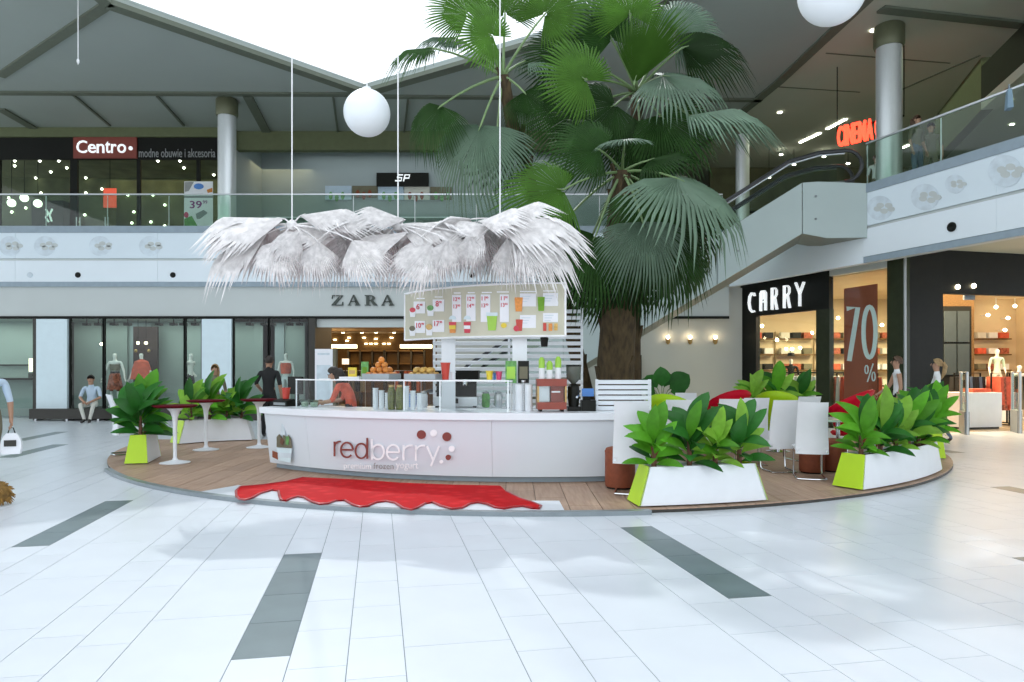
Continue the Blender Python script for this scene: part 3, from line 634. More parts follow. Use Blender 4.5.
# entrance room
x0, x1 = X(316), X(430)
S('floor_shop', MB().bx(-9.6, 0.4, 21.6, 31, -0.003, 0.004), M['warmfloor'])
S('shop_ceiling', MB().bx(-9.6, 0.4, 21.91, 31, 3.14, 3.22), M['shopbrown'], ceiling)
S('wall_shop_left', MB().bx(-9.75, -9.6, 23.46, 31, 0, 3.2), M['shopbrown']); S('wall_shop_right', MB().bx(0.4, 0.55, 22.1, 31, 0, 3.2), M['shopbrown'])
S('wall_shop_back', MB().bx(-9.75, 0.55, 31, 31.2, 0, 3.2), M['shelfwood'])
S('trim_shop_lintel', MB().bx(x0, x1, 21.66, 21.9, 2.86, 3.14), M['fascia'])
for n, (px, py) in enumerate([(318, 327), (321, 331), (325, 333), (343, 333), (362, 333), (376, 333), (394, 333), (349, 338), (364, 338), (376, 339), (391.5, 338), (335, 340), (347, 341), (366, 344), (371, 344), (376, 344), (384, 344), (389, 344), (329, 335)]):
    Y = F*(3.12-EYE)/(HZ-py)
    if Y > 30.96: Y = 30.96
    p = at(px, py, Y)
    o = MB().lathe([(0, 0), (0.07, 0), (0.07, 0.03), (0, 0.03)], (p.x, p.y, 3.122 if Y < 30.9 else p.z), 12).build('downlight', M['bulb']); tag(o, 'round warm downlight in the ceiling of the open entrance shop', 'lamp', 'downlights of the entrance shop')
for n, (a, b) in enumerate(((316.5, 355), (400, 431))):
    Y = 28.2; o = MB().bx(X(a, Y), X(b, Y), Y, Y+0.4, at(0, 348, Y).z, at(0, 344.5, Y).z).build('cove_light', M['cove']); tag(o, ('left', 'right')[n]+' glowing warm cove strip deep in the open entrance shop', 'lamp')
for n, (a, b) in enumerate(((348, 384), (385, 424))):
    Y = 28.6; t = thing('wall_shelf_unit', ('left', 'right')[n]+' dark wooden shelving bay deep in the entrance shop', 'shelf', (X((a+b)/2, Y), Y, 0))
    MB().bx(X(a, Y), X(b, Y), Y+0.3, Y+0.35, 0, 2.3).build('back_panel', M['shelfwood'], t)
    for k in range(4):
        xx = X(a, Y)+(X(b, Y)-X(a, Y))*k/3; MB().bx(xx-0.03, xx+0.03, Y, Y+0.3, 0, 2.32).build('upright', M['brown_dark'], t)
    for z in (0.6, 1.2, 1.75, 2.28): MB().bx(X(a, Y), X(b, Y), Y, Y+0.3, z, z+0.04).build('shelf_board', M['shelfwood'], t)
for n, (px, py, col, lb) in enumerate(((335, 366, 'black_cloth', 'dark clothes rack left in the entrance shop'), (352, 372, 'khaki', 'brown clothes rack in the middle of the entrance shop'), (408, 370, 'skirt_cloth', 'reddish clothes rack right in the entrance shop'))):
    Y = 25.5+n*0.6; t = thing('clothes_rack', lb, 'clothes rack', (X(px, Y), Y, 0))
    c = X(px, Y)
    MB().tube([(c-0.5, Y, 0), (c-0.5, Y, 1.5), (c+0.5, Y, 1.5), (c+0.5, Y, 0)], 0.02, 6).build('frame', M['alu'], t)
    for k in range(6): MB().box((c-0.4+k*0.16, Y, 1.1), (0.10, 0.42, 0.75)).build('garment', M[(col, 'black_cloth', col)[k % 3]], t)
t = thing('lamp_box', 'small lit shaded lamp among the racks of the entrance shop', 'lamp', at(345, 367, 25)); MB().box(at(345.5, 361.5, 25), (0.2, 0.2, 0.2)).build('shade', mat('lit_small_shade', (1, 0.9, 0.75), emit=0.9, ecol=(1, 0.8, 0.55)), t)
q = at(345.5, 364.5, 25); MB().tube([(q.x, q.y, 0.0), (q.x, q.y, q.z)], 0.02, 6).build('stand', M['brown_dark'], t)
t = thing('info_stand', 'white printed poster stand beside the entrance pier', 'poster', (X(324, 20.6), 20.6, 0))
PSt = Surf([(-7, 20.6), (-4, 20.6)])
mb = MB(); PSt.patch(mb, [(315.3, 349), (333, 349), (333, 405), (315.3, 405)], 0.04); mb.build('sheet', M['paper'], t)
mb = MB(); text_on(mb, PSt, 'SALE', 318, 330, 352, 354.5, 0.004, 0.04) if False else PSt.patch(mb, [(318, 353), (330, 353), (330, 355), (318, 355)], 0.004, 0.04); PSt.patch(mb, [(317, 365), (331, 365), (331, 400), (317, 400)], 0.004, 0.04); mb.build('print', M['decal'], t)
MB().bx(X(315, 20.6), X(336, 20.6), 20.55, 20.75, 0, 0.5).build('foot', M['alu'], t); MB().bx(X(333.2, 20.6), X(336, 20.6), 20.55, 20.8, 0, at(0, 348, 20.6).z).build('side_panel', M['khaki'], t)
o = MB().lathe([(0.0, 0), (0.17, 0), (0.2, 0.12), (0.2, 0.2), (0, 0.2)], (X(376, 23), 23, 2.94), 16).build('ceiling_speaker', M['white']); tag(o, 'white drum shaped speaker on the ceiling of the entrance shop', 'speaker')
# ================================================================== WALL WITH THREE LAMPS, ESCALATOR
LW = Surf([(3.9, 21.9), (7.2, 21.9)])
S('trim_black_post', MB().bx(X(636, 21.8), X(641, 21.8), 21.7, 21.9, 0, 2.0), M['blackm'])
for n, px in enumerate((667, 689, 714)):
    p = LW.map(px, 338.5); t = thing('wall_lamp', 'brass wall sconce with warm glow, %s of three on the greige wall' % ('left', 'middle', 'right')[n], 'lamp', p, group='wall sconces')
    MB().box(p+Vector((0, -0.05, 0)), (0.06, 0.1, 0.10)).build('bracket', M['gold'], t)
    MB().lathe([(0.03, -0.16), (0.07, -0.1), (0.075, 0.0), (0.06, 0.005), (0, 0.005)], p+Vector((0.0, -0.14, -0.03)), 14).build('shade', M['gold'], t, smooth=True)
    MB().ball(p+Vector((0, -0.14, 0.035)), 0.055, 12, 8).build('bulb', M['lampwarm'], t, smooth=True)
def escalator():
    A, B, Cc = Vector((-2.4, 20.0)), Vector((7.05, 17.0)), Vector((8.42, 16.62))
    t = thing('escalator', 'pale clad escalator rising behind the palms to the right gallery', 'escalator', (A.x, A.y, 0))
    d = (B-A).normalized(); n = Vector((-d.y, d.x))      # n: away from the viewer
    L = (B-A).length
    def P(s, w, z): q = A+d*s+n*w; return Vector((q.x, q.y, z))
    H = 5.85; k = H/L
    e2 = (Cc-B).length
    for w0, nm in ((0.0, 'side_panel'), (1.5, 'side_panel')):
        n_ = 5
        for i in range(n_):
            s0, s1 = L*i/n_+0.008, L*(i+1)/n_-0.008
            top = lambda s: s*k+0.25
            bot = lambda s: max(0.0, s*k-0.98)
            pts = [(s0, bot(s0)), (s1, bot(s1)), (s1, top(s1)), (s0, top(s0))]
            if bot(s0) == 0 and bot(s1) > 0: pts.insert(1, (0.98/k, 0.0))
            MB().slab([P(s, w0, z) for s, z in pts], [P(s, w0+0.06, z) for s, z in pts]).build(nm, M['escal'], t)
        pts = [(L+0.008, L*k-0.98), (L+0.55, L*k-1.12), (L+e2, L*k-1.16), (L+e2, L*k+0.12), (L+0.35, L*k+0.25), (L+0.008, L*k+0.25)]
        MB().slab([P(s, w0, z) for s, z in pts], [P(s, w0+0.06, z) for s, z in pts]).build(nm, M['escal'], t)
    und = [(0.98/k, 0.0), (L, L*k-0.98), (L+0.55, L*k-1.12), (L+e2, L*k-1.16)]
    MB().grid([[P(s, 0.06, z), P(s, 1.5, z), P(s, 1.5, z+0.05), P(s, 0.06, z+0.05)] for s, z in und], closed=True).build('underside', M['escal_under'], t)
    sm = None; ns = 26
    for i in range(ns):
        s = L*(i+0.5)/ns; q = P(s, 0.78, s*k+0.02)
        if sm is None:
            o = MB().bx(-L/ns/2, L/ns/2, -0.6, 0.6, -0.16, 0.06).build('step', M['step']); sm = o.data; o.parent = t
        else: o = link('step', sm, t)
        o.matrix_local = Matrix.Translation(q-Vector((A.x, A.y, 0))) @ Matrix.Rotation(math.atan2(d.y, d.x), 4, 'Z')
    MB().slab([P(L, 0.06, H-0.1), P(L+e2, 0.06, H-0.1), P(L+e2, 1.5, H-0.1), P(L, 1.5, H-0.1)], [P(L, 0.06, H), P(L+e2, 0.06, H), P(L+e2, 1.5, H), P(L, 1.5, H)]).build('landing', M['step'], t)
    for w0 in (0.1, 1.46):
        line = [(0.0, 0.95), (0.5, 1.0)]+[(s, s*k+1.0) for s in (1.2, L*0.5, L-0.3)]+[(L+0.4, L*k+0.98), (L+0.95, L*k+0.98)]
        low = [(0.0, 0.2), (0.5, 0.25)]+[(s, s*k+0.22) for s in (1.2, L*0.5, L-0.3)]+[(L+0.4, L*k+0.2), (L+0.95, L*k+0.2)]
        MB().grid([[P(s, w0, z) for s, z in line], [P(s, w0, z) for s, z in low]]).build('glass_balustrade', M['railglass'], t)
        end = [(L+0.95+0.38*math.sin(a), L*k+0.6+0.38*math.cos(a)) for a in [PI*j/8 for j in range(1, 9)]]
        st = [(-0.3*math.sin(a), 0.62+0.33*math.cos(a)) for a in [PI*(8-j)/8 for j in range(0, 8)]]
        MB().tube([P(s, w0, z) for s, z in st+line+end], 0.045, 8).build('handrail', M['rubber'], t, smooth=True)
        MB().tube([P(s, w0, z-0.07) for s, z in line], 0.028, 6).build('rail_strip', M['chrome'], t, smooth=True)
        MB().tube([P(s, w0, z-0.0) for s, z in low], 0.05, 6).build('skirt_rail', M['chrome'], t, smooth=True)
    for s in (L*0.66, L*0.85, L+0.3):
        for dz in (0.0, -0.55):
            p = P(s, -0.012, s*k+0.1+dz if s < L else L*k-0.1+dz)
            MB().ball(p, 0.03, 8, 6).build('fixing_bolt', M['grey'], t)
    return t
escalator()
# second, far handrail pair seen through the louvres
# ================================================================== RIGHT SHOP
CF = Surf([(7.2, 22.0), (9.2, 16.8)]); CG = Surf([(9.2, 16.8), (10.62, 17.2), (16.5, 18.7)])
def wallpatch(name, surf, poly, m, t=0.12, off=-0.12): mb = MB(); surf.patch(mb, poly, t, off); return S(name, mb, M[m])
def zy(surf, px, z): q, n = surf.hit(px); return HZ-(z-EYE)/q.y*F
def upright(name, surf, a, b, z0, z1, m, t=0.15, off=-0.15, parent=None):
    mb = MB(); pts = [surf.hit(a)[0], surf.hit(b)[0]]; n = surf.hit((a+b)/2)[1]
    f = [Vector((p.x+n.x*(off+t), p.y+n.y*(off+t))) for p in pts]; bk_ = [Vector((p.x+n.x*off, p.y+n.y*off)) for p in pts]
    mb.prism([f[0], f[1], bk_[1], bk_[0]], z0, z1)
    return S(name, mb, M[m], parent)
upright('wall_shop_sign_band', CF, 740.5, 829, 3.18, 4.5, 'black')
upright('wall_pillar_far', CF, 740.5, 756, 0, 3.18, 'black'); upright('wall_pillar_mid', CF, 816, 829.5, 0, 3.18, 'darkgreen')
upright('wall_shop_clerestory', CF, 829.5, 887, 4.05, 4.5, 'fascia'); upright('wall_pillar_near', CF, 887, 905.2, 0, 4.5, 'darkgreen')
upright('wall_pillar_corner', CG, 905.2, 943.1, 0, 4.5, 'black'); upright('wall_shop_header', CG, 943.1, 1150, 3.43, 4.5, 'black')
upright('trim_corner_edge', CF, 904.4, 906.4, 0, 4.4, 'alu', 0.02, 0.001)
for n, (a, b, z0, z1) in enumerate(((757, 815.5, 0.05, 3.16), (830, 886.5, 0.05, 4.04))):
    upright('window_%d' % (n+10), CF, a, b, z0, z1, 'glass', 0.012, -0.06)
cs = thing('shop_sign', 'tall white condensed letters on the black band of the corner shop', 'sign', CF.map(785, 315))
for ch, a, b, top, bot in (('C', 749, 755.3, 292.5, 312.6), ('A', 760.8, 767.2, 290.5, 311.2), ('R', 772, 778, 287.6, 309.8), ('R', 784.2, 790.8, 285.3, 308.2), ('Y', 796.5, 804.8, 282.6, 306.2)):
    mb = MB(); w = 1.65; m_ = (a+b)/2
    if ch == 'C': stroke(mb, CF, [(b, top+3.5), (b-0.6, top+0.8), (m_+0.5, top+0.6), (a+1.6, top+4), (a+0.9, (top+bot)/2), (a+1.8, bot-3.5), (m_+1, bot-0.6), (b, bot-1.5)], w, 0.06)
    if ch == 'A': stroke(mb, CF, [(a+0.8, bot), (a+0.8, top+3), (a+1.8, top+0.9), (b-1.8, top+0.6), (b-0.8, top+2.5), (b-0.8, bot-0.8)], w, 0.06); stroke(mb, CF, [(a+1, (top+bot)/2+1), (b-1, (top+bot)/2+0.7)], w, 0.06); stroke(mb, CF, [(m_, top+1), (m_, top+9)], 2.4, 0.06)
    if ch == 'R':
        stroke(mb, CF, [(a+0.9, bot), (a+0.9, top+0.5)], w, 0.06)
        stroke(mb, CF, [(a+0.9, top+0.9), (b-2, top+0.6), (b-0.7, top+2.5), (b-0.7, top+7), (b-2, top+9.4), (a+1, top+9.8)], w*0.8, 0.06); stroke(mb, CF, [(b-2.6, top+9.6), (b-0.2, bot-0.3)], w, 0.06)
    if ch == 'Y': stroke(mb, CF, [(a, top), (m_, top+11)], w, 0.06); stroke(mb, CF, [(b, top-0.6), (m_, top+11)], w, 0.06); stroke(mb, CF, [(m_, top+10), (m_, bot)], w, 0.06)
    mb.build('letter', M['signwhite'], cs)
bn = thing('sale_banner', 'tall rust red percent banner hanging in the corner shop window', 'banner', CF.map(860, 400))
mb = MB(); CF.patch(mb, [(839.9, 288.5), (872.9, 283.5), (872.9, 405), (839.9, 402)], 0.02, -0.16); mb.build('cloth', M['posterred'], bn)
mb = MB(); stroke(mb, CF, [(842.9, 308.6), (853.9, 307.4), (845.4, 361)], 4.6, 0.012, -0.139); mb.build('digit', M['paper'], bn)
mb = MB(); stroke(mb, CF, arc_pts(865.6, 332, 6.0, 25.5, 0, 360, 28), 4.2, 0.012, -0.139); mb.build('digit', M['paper'], bn)
mb = MB(); stroke(mb, CF, arc_pts(862.6, 369.5, 1.6, 4.2, 0, 360, 14), 1.1, 0.012, -0.139); stroke(mb, CF, arc_pts(869.6, 376.5, 1.6, 4.4, 0, 360, 14), 1.1, 0.012, -0.139); stroke(mb, CF, [(869.2, 363.5), (863.4, 382)], 1.1, 0.012, -0.139); mb.build('percent_sign', M['paper'], bn)
S('floor_corner_shop', MB().prism([(7.3, 22.1), (9.25, 16.95), (10.62, 17.3), (18, 19.2), (18, 26), (7.3, 26)], -0.003, 0.006), M['warmfloor'])
S('ceiling_corner_shop', MB().prism([(7.4, 22.1), (9.35, 17.1), (10.62, 17.45), (18, 19.35), (18, 25), (7.4, 25)], 4.05, 4.15), M['warmwall'])
cb = S('wall_corner_shop_back', MB().bx(7.3, 18, 25, 25.2, 0, 4.15), M['warmwall']); S('wall_corner_shop_far', MB().bx(7.25, 7.4, 22.1, 25, 0, 4.15), M['warmwall']); S('wall_corner_shop_right', MB().bx(18, 18.2, 19.2, 25.2, 0, 4.15), M['warmwall'])
for n in range(7):
    x0 = 8.0+n*1.38; t = thing('wall_shelf_unit', 'pale wooden wall shelf with folded clothes, %s from the left in the corner shop' % ('first second third fourth fifth sixth seventh'.split()[n]), 'shelf', (x0+0.6, 24.8, 0), group='wall shelves in the corner shop')
    MB().bx(x0, x0+1.25, 24.9, 24.98, 0, 2.9).build('back_panel', M['warmwall'], t)
    for z in (0.4, 0.95, 1.5, 2.05, 2.6):
        MB().bx(x0, x0+1.25, 24.55, 24.9, z, z+0.04).build('shelf_board', M['shelfwood'], t)
        for k in range(3): MB().box((x0+0.22+k*0.4, 24.7, z+0.15), (0.3, 0.26, 0.2)).build('folded_clothes', M[rs.choice(['white_cloth', 'cream_cloth', 'red_cloth', 'skirt_cloth', 'black_cloth', 'khaki'])], t)
def rack(loc, rz, cols_, label, n=9, w=1.4, h=1.45):
    t = thing('clothes_rack', label, 'clothes rack', loc, rz)
    MB().tube([(-w/2, 0, 0), (-w/2, 0, h), (w/2, 0, h), (w/2, 0, 0)], 0.025, 6).build('frame', M['blackm'], t, local=True)
    MB().bx(-w/2-0.03, -w/2+0.03, -0.25, 0.25, 0, 0.03).bx(w/2-0.03, w/2+0.03, -0.25, 0.25, 0, 0.03).build('feet', M['blackm'], t, local=True)
    for k in range(n):
        x = -w/2+0.12+k*(w-0.24)/(n-1); hh = 0.75+rs.random()*0.3
        MB().slab([(x-0.045, -0.22, h-0.1), (x-0.045, 0.22, h-0.1), (x-0.06, 0.26, h-hh), (x-0.06, -0.26, h-hh)], [(x+0.045, -0.22, h-0.1), (x+0.045, 0.22, h-0.1), (x+0.06, 0.26, h-hh), (x+0.06, -0.26, h-hh)]).build('garment', M[cols_[k % len(cols_)]], t, local=True)
rack((8.55, 20.4, 0.006), 1.9, ['white_cloth', 'cream_cloth'], 'rack of white garments behind the corner shop window under the letters')
rack((9.35, 19.0, 0.006), 1.9, ['red_cloth', 'white_cloth', 'skirt_cloth'], 'rack of red and white garments behind the percent banner')
rack((12.75, 19.6, 0.006), 0.25, ['black_cloth', 'black_cloth', 'jeans'], 'rack of black garments left in the right hand shop entrance', 7, 0.9)
rack((13.5, 19.35, 0.006), 0.2, ['red_cloth', 'skirt_cloth', 'red_cloth'], 'rack of coral red garments in the right hand shop entrance', 5, 0.6)
rack((14.9, 20.3, 0.006), 0.2, ['black_cloth', 'khaki'], 'dark clothes rack near the right picture edge in the shop', 9, 1.3)
rack((9.7, 22.6, 0.006), 0.0, ['cream_cloth', 'white_cloth', 'khaki'], 'long cream clothes rack deep in the corner shop', 12, 2.0)
for n, (px, Y, w, m_) in enumerate(((777, 23.6, 0.7, 'white'), (805, 23.6, 0.6, 'cream_cloth'), (852, 20.8, 0.5, 'white'), (884, 20.2, 0.5, 'white'))):
    x_ = (px-CX)/F*Y; t = thing('display_table', 'low white display table with folded clothes, %s from the far end of the corner shop' % ('first', 'second', 'third', 'fourth')[n], 'table', (x_, Y, 0.006))
    MB().bx(x_-w/2, x_+w/2, Y-0.3, Y+0.3, 0.78, 0.84).build('tabletop', M['white'], t)
    for sx in (-1, 1):
        for sy in (-1, 1): MB().bx(x_+sx*(w/2-0.04)-0.02, x_+sx*(w/2-0.04)+0.02, Y+sy*0.26-0.02, Y+sy*0.26+0.02, 0.006, 0.78).build('leg', M['blackm'], t)
    for k in range(3): MB().box((x_-w/3+k*w/3, Y, 0.84+0.1), (w/3.6, 0.4, 0.2)).build('folded_clothes', M[('white_cloth', 'red_cloth', 'cream_cloth')[(k+n) % 3]], t)
t = thing('display_plinth', 'white display plinth in front of the black garments', 'plinth', (12.2, 18.6, 0.006), 0.25)
MB().bx(-0.62, 0.62, -0.35, 0.35, 0.05, 0.95).build('body', M['white'], t, local=True); MB().bx(-0.58, 0.58, -0.31, 0.31, 0, 0.05).build('base', M['brown_dark'], t, local=True); MB().box((0.15, 0, 1.0), (0.6, 0.4, 0.09)).build('folded_clothes', M['red_cloth'], t, local=True)
M['darkpane'] = mat('dark_blue_pane', (0.045, 0.06, 0.065), 0.4, spec=0.2)
t = thing('wall_mirror', 'dark four pane framed window in the right hand shop', 'mirror', (13.25, 20.9, 1.2))
MB().bx(12.85, 13.75, 20.95, 21.05, 1.0, 3.45).build('frame', M['blackm'], t)
for a in (0, 1):
    for b in (0, 1): MB().bx(12.92+a*0.39, 13.27+a*0.39, 20.9, 20.945, 1.4+b*0.98, 2.32+b*0.98).build('pane', M['darkpane'], t)
S('wall_mirror_stub', MB().bx(12.7, 13.9, 21.05, 21.2, 0, 4.05), M['shelfwood'])
for n, (px, py) in enumerate([(762, 326), (812, 333), (786, 349), (792, 349), (800, 348), (777, 340), (966, 306), (996, 307), (988, 315), (1015, 306), (957, 287), (973, 286), (1008, 318), (838, 318), (882, 325), (1005, 330)]):
    Y = min(24.6, F*(3.95-EYE)/(HZ-py))
    p = at(px, py, Y); p.z = min(p.z, 4.0)
    if n in (10, 11):
        p = CG.map(px, py, 0.02)
    t = thing('spot_lamp', 'small warm spotlight lighting the right hand shops', 'lamp', p, group='spotlights of the right hand shops')
    MB().ball(p, 0.06, 10, 8).build('bulb', M['bulb'], t)
    e_ = (p.x, p.y, 4.06) if p.z > 3.55 and n not in (10, 11) else (p.x, 24.95 if n not in (10, 11) else p.y+0.1, p.z)
    MB().tube([p, e_], 0.02, 6).build('stem', M['white'], t)
for n, px in enumerate((957.5, 1009)):
    q, nn = CG.hit(px); t = thing('security_gate', ('left', 'right')[n]+' grey glass security gate at the right hand shop entrance', 'security gate', (q.x, q.y-0.25, 0), 1.2)
    MB().tube([(-0.3, 0, 0), (-0.3, 0, 1.5), (0.3, 0, 1.5), (0.3, 0, 0)], 0.035, 8).build('frame', M['alu'], t, local=True)
    MB().bx(-0.27, 0.27, -0.01, 0.01, 0.55, 1.45).build('pane', M['railglass'], t, local=True); MB().bx(-0.3, 0.3, -0.05, 0.05, 0, 0.55).build('foot_panel', M['grey'], t, local=True)
t = thing('exit_sign', 'small grey hanging direction box over the right shop entrance', 'sign', at(969, 296, 18.2)); MB().box(at(969, 296, 18.2), (0.28, 0.06, 0.2)).build('box', M['cap'], t); q = at(969, 292, 18.2); MB().tube([q, (q.x, q.y, 4.06)], 0.012, 5).build('rod', M['alu'], t)
# ================================================================== COLUMNS
def column(px, Y, d, top, label):
    x = (px-CX)/F*Y; t = thing('column', label, 'column', (x, Y, 5.85)); r = d/2
    MB().lathe([(r, 5.85), (r, HC-0.55)], (x, Y, 0), 28).build('shaft', M['steel'], t, smooth=True)
    MB().lathe([(r+0.03, HC-0.56), (r+0.06, HC-0.5), (r+0.06, HC-0.05), (r+0.02, HC)], (x, Y, 0), 28).build('collar', M['collar'], t, smooth=True)
    MB().lathe([(r+0.04, 5.85), (r+0.04, 6.05), (r, 6.07)], (x, Y, 0), 28).build('base_ring', M['alu'], t, smooth=True)
column(227, 22.4, 0.56, 97, 'round steel column beside the price poster')
column(889, 17.6, 0.60, 22, 'thick round steel column on the right gallery by the red letters')
column(742.5, 24.2, 0.46, 118, 'slim steel column behind the palm leaves upstairs')
# ================================================================== CINEMA SIGN AND RIGHT GALLERY
CS = Surf([(9.15, 20.3), (10.1, 17.9)])
t = thing('cinema_sign', 'glowing red cinema letters upstairs partly behind the steel column', 'sign', CS.map(860, 150))
x = 838.5
for n, (ch, w) in enumerate((('C', 5.8), ('I', 1.8), ('N', 5.6), ('E', 4.4), ('M', 6.8), ('A', 6.2), ('C', 6.2))):
    if n == 6: x += 1.6
    y1 = 147.5-(x-838.5)*0.235; mb = MB(); text_on(mb, CS, ch, x, x+w, y1-20.5+(x-838.5)*-0.02, y1, 0.06, 0.0, bold=0.015, slope=-0.22); mb.build('letter', M['neon'], t); x += (w+0.9)
a, b = CS.map(838, 130), CS.map(905, 115)
MB().tube([a+Vector((0, 0.05, 0)), b+Vector((0, 0.05, 0))], 0.03, 6).build('carrier_rail', M['blackm'], t)
for q in (a, b): MB().tube([q+Vector((0, 0.05, 0)), (q.x, q.y+0.05, HC)], 0.015, 5).build('rod', M['blackm'], t)
for n, ((ax, ay), (bx_, by)) in enumerate((((800, 142), (820, 132.5)), ((827, 128.5), (846, 118.5)), ((944, 130), (966, 121)), ((902, 147.5), (909, 144.5)))):
    p, q = cpt(ax, ay), cpt(bx_, by)
    o = strip2d(p, q, 0.09, HC-0.04, HC-0.001).build('strip_light', M['bulbw']); tag(o, ('short glowing ceiling strip left of the red letters', 'long glowing ceiling strip just above the red letters', 'bright ceiling strip right of the thick steel column', 'small ceiling strip close right of the steel column')[n], 'lamp')
for n, (px, py) in enumerate(((781, 155), (794, 165), (824, 157), (835, 136), (848, 164), (769, 178), (918, 123), (954, 107), (1012, 124), (940, 142), (780, 112), (1010, 100), (873, 30))):
    c = cpt(px, py) if py < 130 else None
    p = Vector((c.x, c.y, HC-0.03)) if c else at(px, py, 27.5)
    o = MB().lathe([(0, 0), (0.07, 0), (0.07, 0.03), (0, 0.03)], p, 12).build('downlight', M['bulbw']); tag(o, 'small bright ceiling spot on the dim right gallery', 'lamp', 'ceiling spots of the right gallery')
    if not c: MB().tube([p, (p.x, p.y, HC)], 0.01, 5).build('rod', M['blackm'], o)
df = S('wall_upper_dark_fascia', along((13.0, 19.4), (11.6, 13.6), 9.0, 9.95, 0.3), M['blackm'])
S('wall_upper_dark_fascia_edge', along((13.0, 19.4), (11.6, 13.6), 8.75, 9.0, 0.4), M['wall_beige'])
S('wall_upper_side', along((14.5, 24), (13.0, 19.4), 8.75, HC, 0.3), M['header'])
for n, (px, Y, w, d) in enumerate(((985, 21.0, 1.3, 1.0), (915, 23.5, 0.9, 0.7), (770, 28.5, 2.4, 0.6), (834, 28.0, 1.5, 0.6))):
    x = (px-CX)/F*Y; t = thing('kiosk_cabinet', ('dark cabinet at the right end of the gallery', 'dim cabinet just right of the thick steel column', 'dark cabinet left of the red letters upstairs', 'dark cabinet under the red letters upstairs')[n], 'cabinet', (x, Y, 5.85))
    MB().bx(x-w/2, x+w/2, Y, Y+d, 5.85, 7.9).build('body', M['interior'], t); MB().bx(x-w/2-0.04, x+w/2+0.04, Y-0.04, Y+d, 7.9, 8.0).build('top', M['blackm'], t)
    MB().bx(x-w/2+0.1, x+w/2-0.1, Y-0.02, Y, 6.4, 7.6).build('door', M['darkgreen'], t)
# ================================================================== HANGING GLOBES
for n, (c, r) in enumerate(((at(367, 113, 12.0), 0.395), (at(832, -9, 8.6), 0.40))):
    t = thing('globe_pendant', ('large white globe lamp hanging left of the palms', 'large white globe lamp cut by the top picture edge')[n], 'lamp', c)
    MB().ball(c, r, 40, 24).build('globe', M['globe'], t, smooth=True, angle=180); MB().tube([(c.x, c.y, c.z+r), (c.x, c.y, HC)], 0.012, 6).build('cord', M['wire'], t)
    MB().lathe([(0.07, r-0.02), (0.07, r+0.04), (0.02, r+0.06)], c, 16).build('cap', M['white'], t)
c = at(78, 60, 16); t = thing('plumb_line', 'thin white cord hanging from the grey ceiling at left', 'cord', c)
MB().tube([c, (c.x, c.y, HC)], 0.012, 5).build('line', M['wire'], t); MB().lathe([(0.0, -0.12), (0.03, -0.05), (0.03, 0), (0, 0.04)], c, 8).build('weight', M['wire'], t)
# ================================================================== ROUND PLATFORM
PC, PR, PZ = Vector((0.3, 15.8)), 8.17, 0.05
def C(a, r, z=0.0):
    a = math.radians(a); return Vector((PC.x+r*math.sin(a), PC.y-r*math.cos(a), z))
def rng(a, b, n): return [a+(b-a)*i/n for i in range(n+1)]
def ring(a0, a1, r0, r1, z0, z1, n=24, r0b=None, r1b=None):
    r0b = r0 if r0b is None else r0b; r1b = r1 if r1b is None else r1b
    mb = MB(); rows = []
    for a in rng(a0, a1, n): rows.append([C(a, r0b, z0), C(a, r1b, z0), C(a, r1, z1), C(a, r0, z1)])
    mb.grid(rows, closed=True); k = len(mb.v); mb.f += [[0, 1, 2, 3], [k-1, k-2, k-3, k-4]]; mb.mi += [0, 0]
    return mb
def clip(poly, conv):
    out = poly
    for i in range(len(conv)):
        a, b = conv[i], conv[(i+1) % len(conv)]; inp, out = out, []
        f = lambda p: (b[0]-a[0])*(p[1]-a[1])-(b[1]-a[1])*(p[0]-a[0])
        for j in range(len(inp)):
            p, q = inp[j], inp[(j+1) % len(inp)]; fp, fq = f(p), f(q)
            if fp >= 0: out.append(p)
            if fp*fq < 0: t = fp/(fp-fq); out.append((p[0]+(q[0]-p[0])*t, p[1]+(q[1]-p[1])*t))
        if not out: return []
    return out
outline = [tuple(C(a, PR)[:2]) for a in rng(-86, 86, 80)]
plat = thing('platform', 'round brown plank platform under the yogurt kiosk', 'platform', (PC.x, PC.y-4, 0))
MB().prism(outline, 0.0, PZ-0.016).build('base', M['brown_dark'], plat)
pw = 0.36; x = -8.0; kcol = 0
while x < 8.6:
    y = 7.5-(kcol*0.47 % 1.3); kcol += 1
    while y < 15.4:
        g = 0.004; poly = clip([(x+g, y+g), (x+pw-g, y+g), (x+pw-g, y+1.3-g), (x+g, y+1.3-g)], outline)
        if len(poly) >= 3:
            ar = abs(sum(poly[i][0]*poly[(i+1) % len(poly)][1]-poly[(i+1) % len(poly)][0]*poly[i][1] for i in range(len(poly))))/2
            cx = sum(p[0] for p in poly)/len(poly); cy = sum(p[1] for p in poly)/len(poly)
            if ar > 0.004: MB().prism(poly, PZ-0.016, PZ-0.003).build('plank', M['plank'], plat)
        y += 1.3
    x += pw
ring(-53, 8.5, PR+0.005, PR+0.10, 0.0, PZ, 60).build('edge_strip', mat('grey_metal_edge', (0.24, 0.28, 0.30), 0.35, metal=0.3), plat)
ring(-31, 1.9, 7.62, PR, PZ-0.0025, PZ-0.0002, 50).build('white_edge', M['tile'], plat)
t = thing('red_splash_mat', 'glossy red splash shaped mat spilling from under the white counter', 'mat', gr(400, 490, PZ))
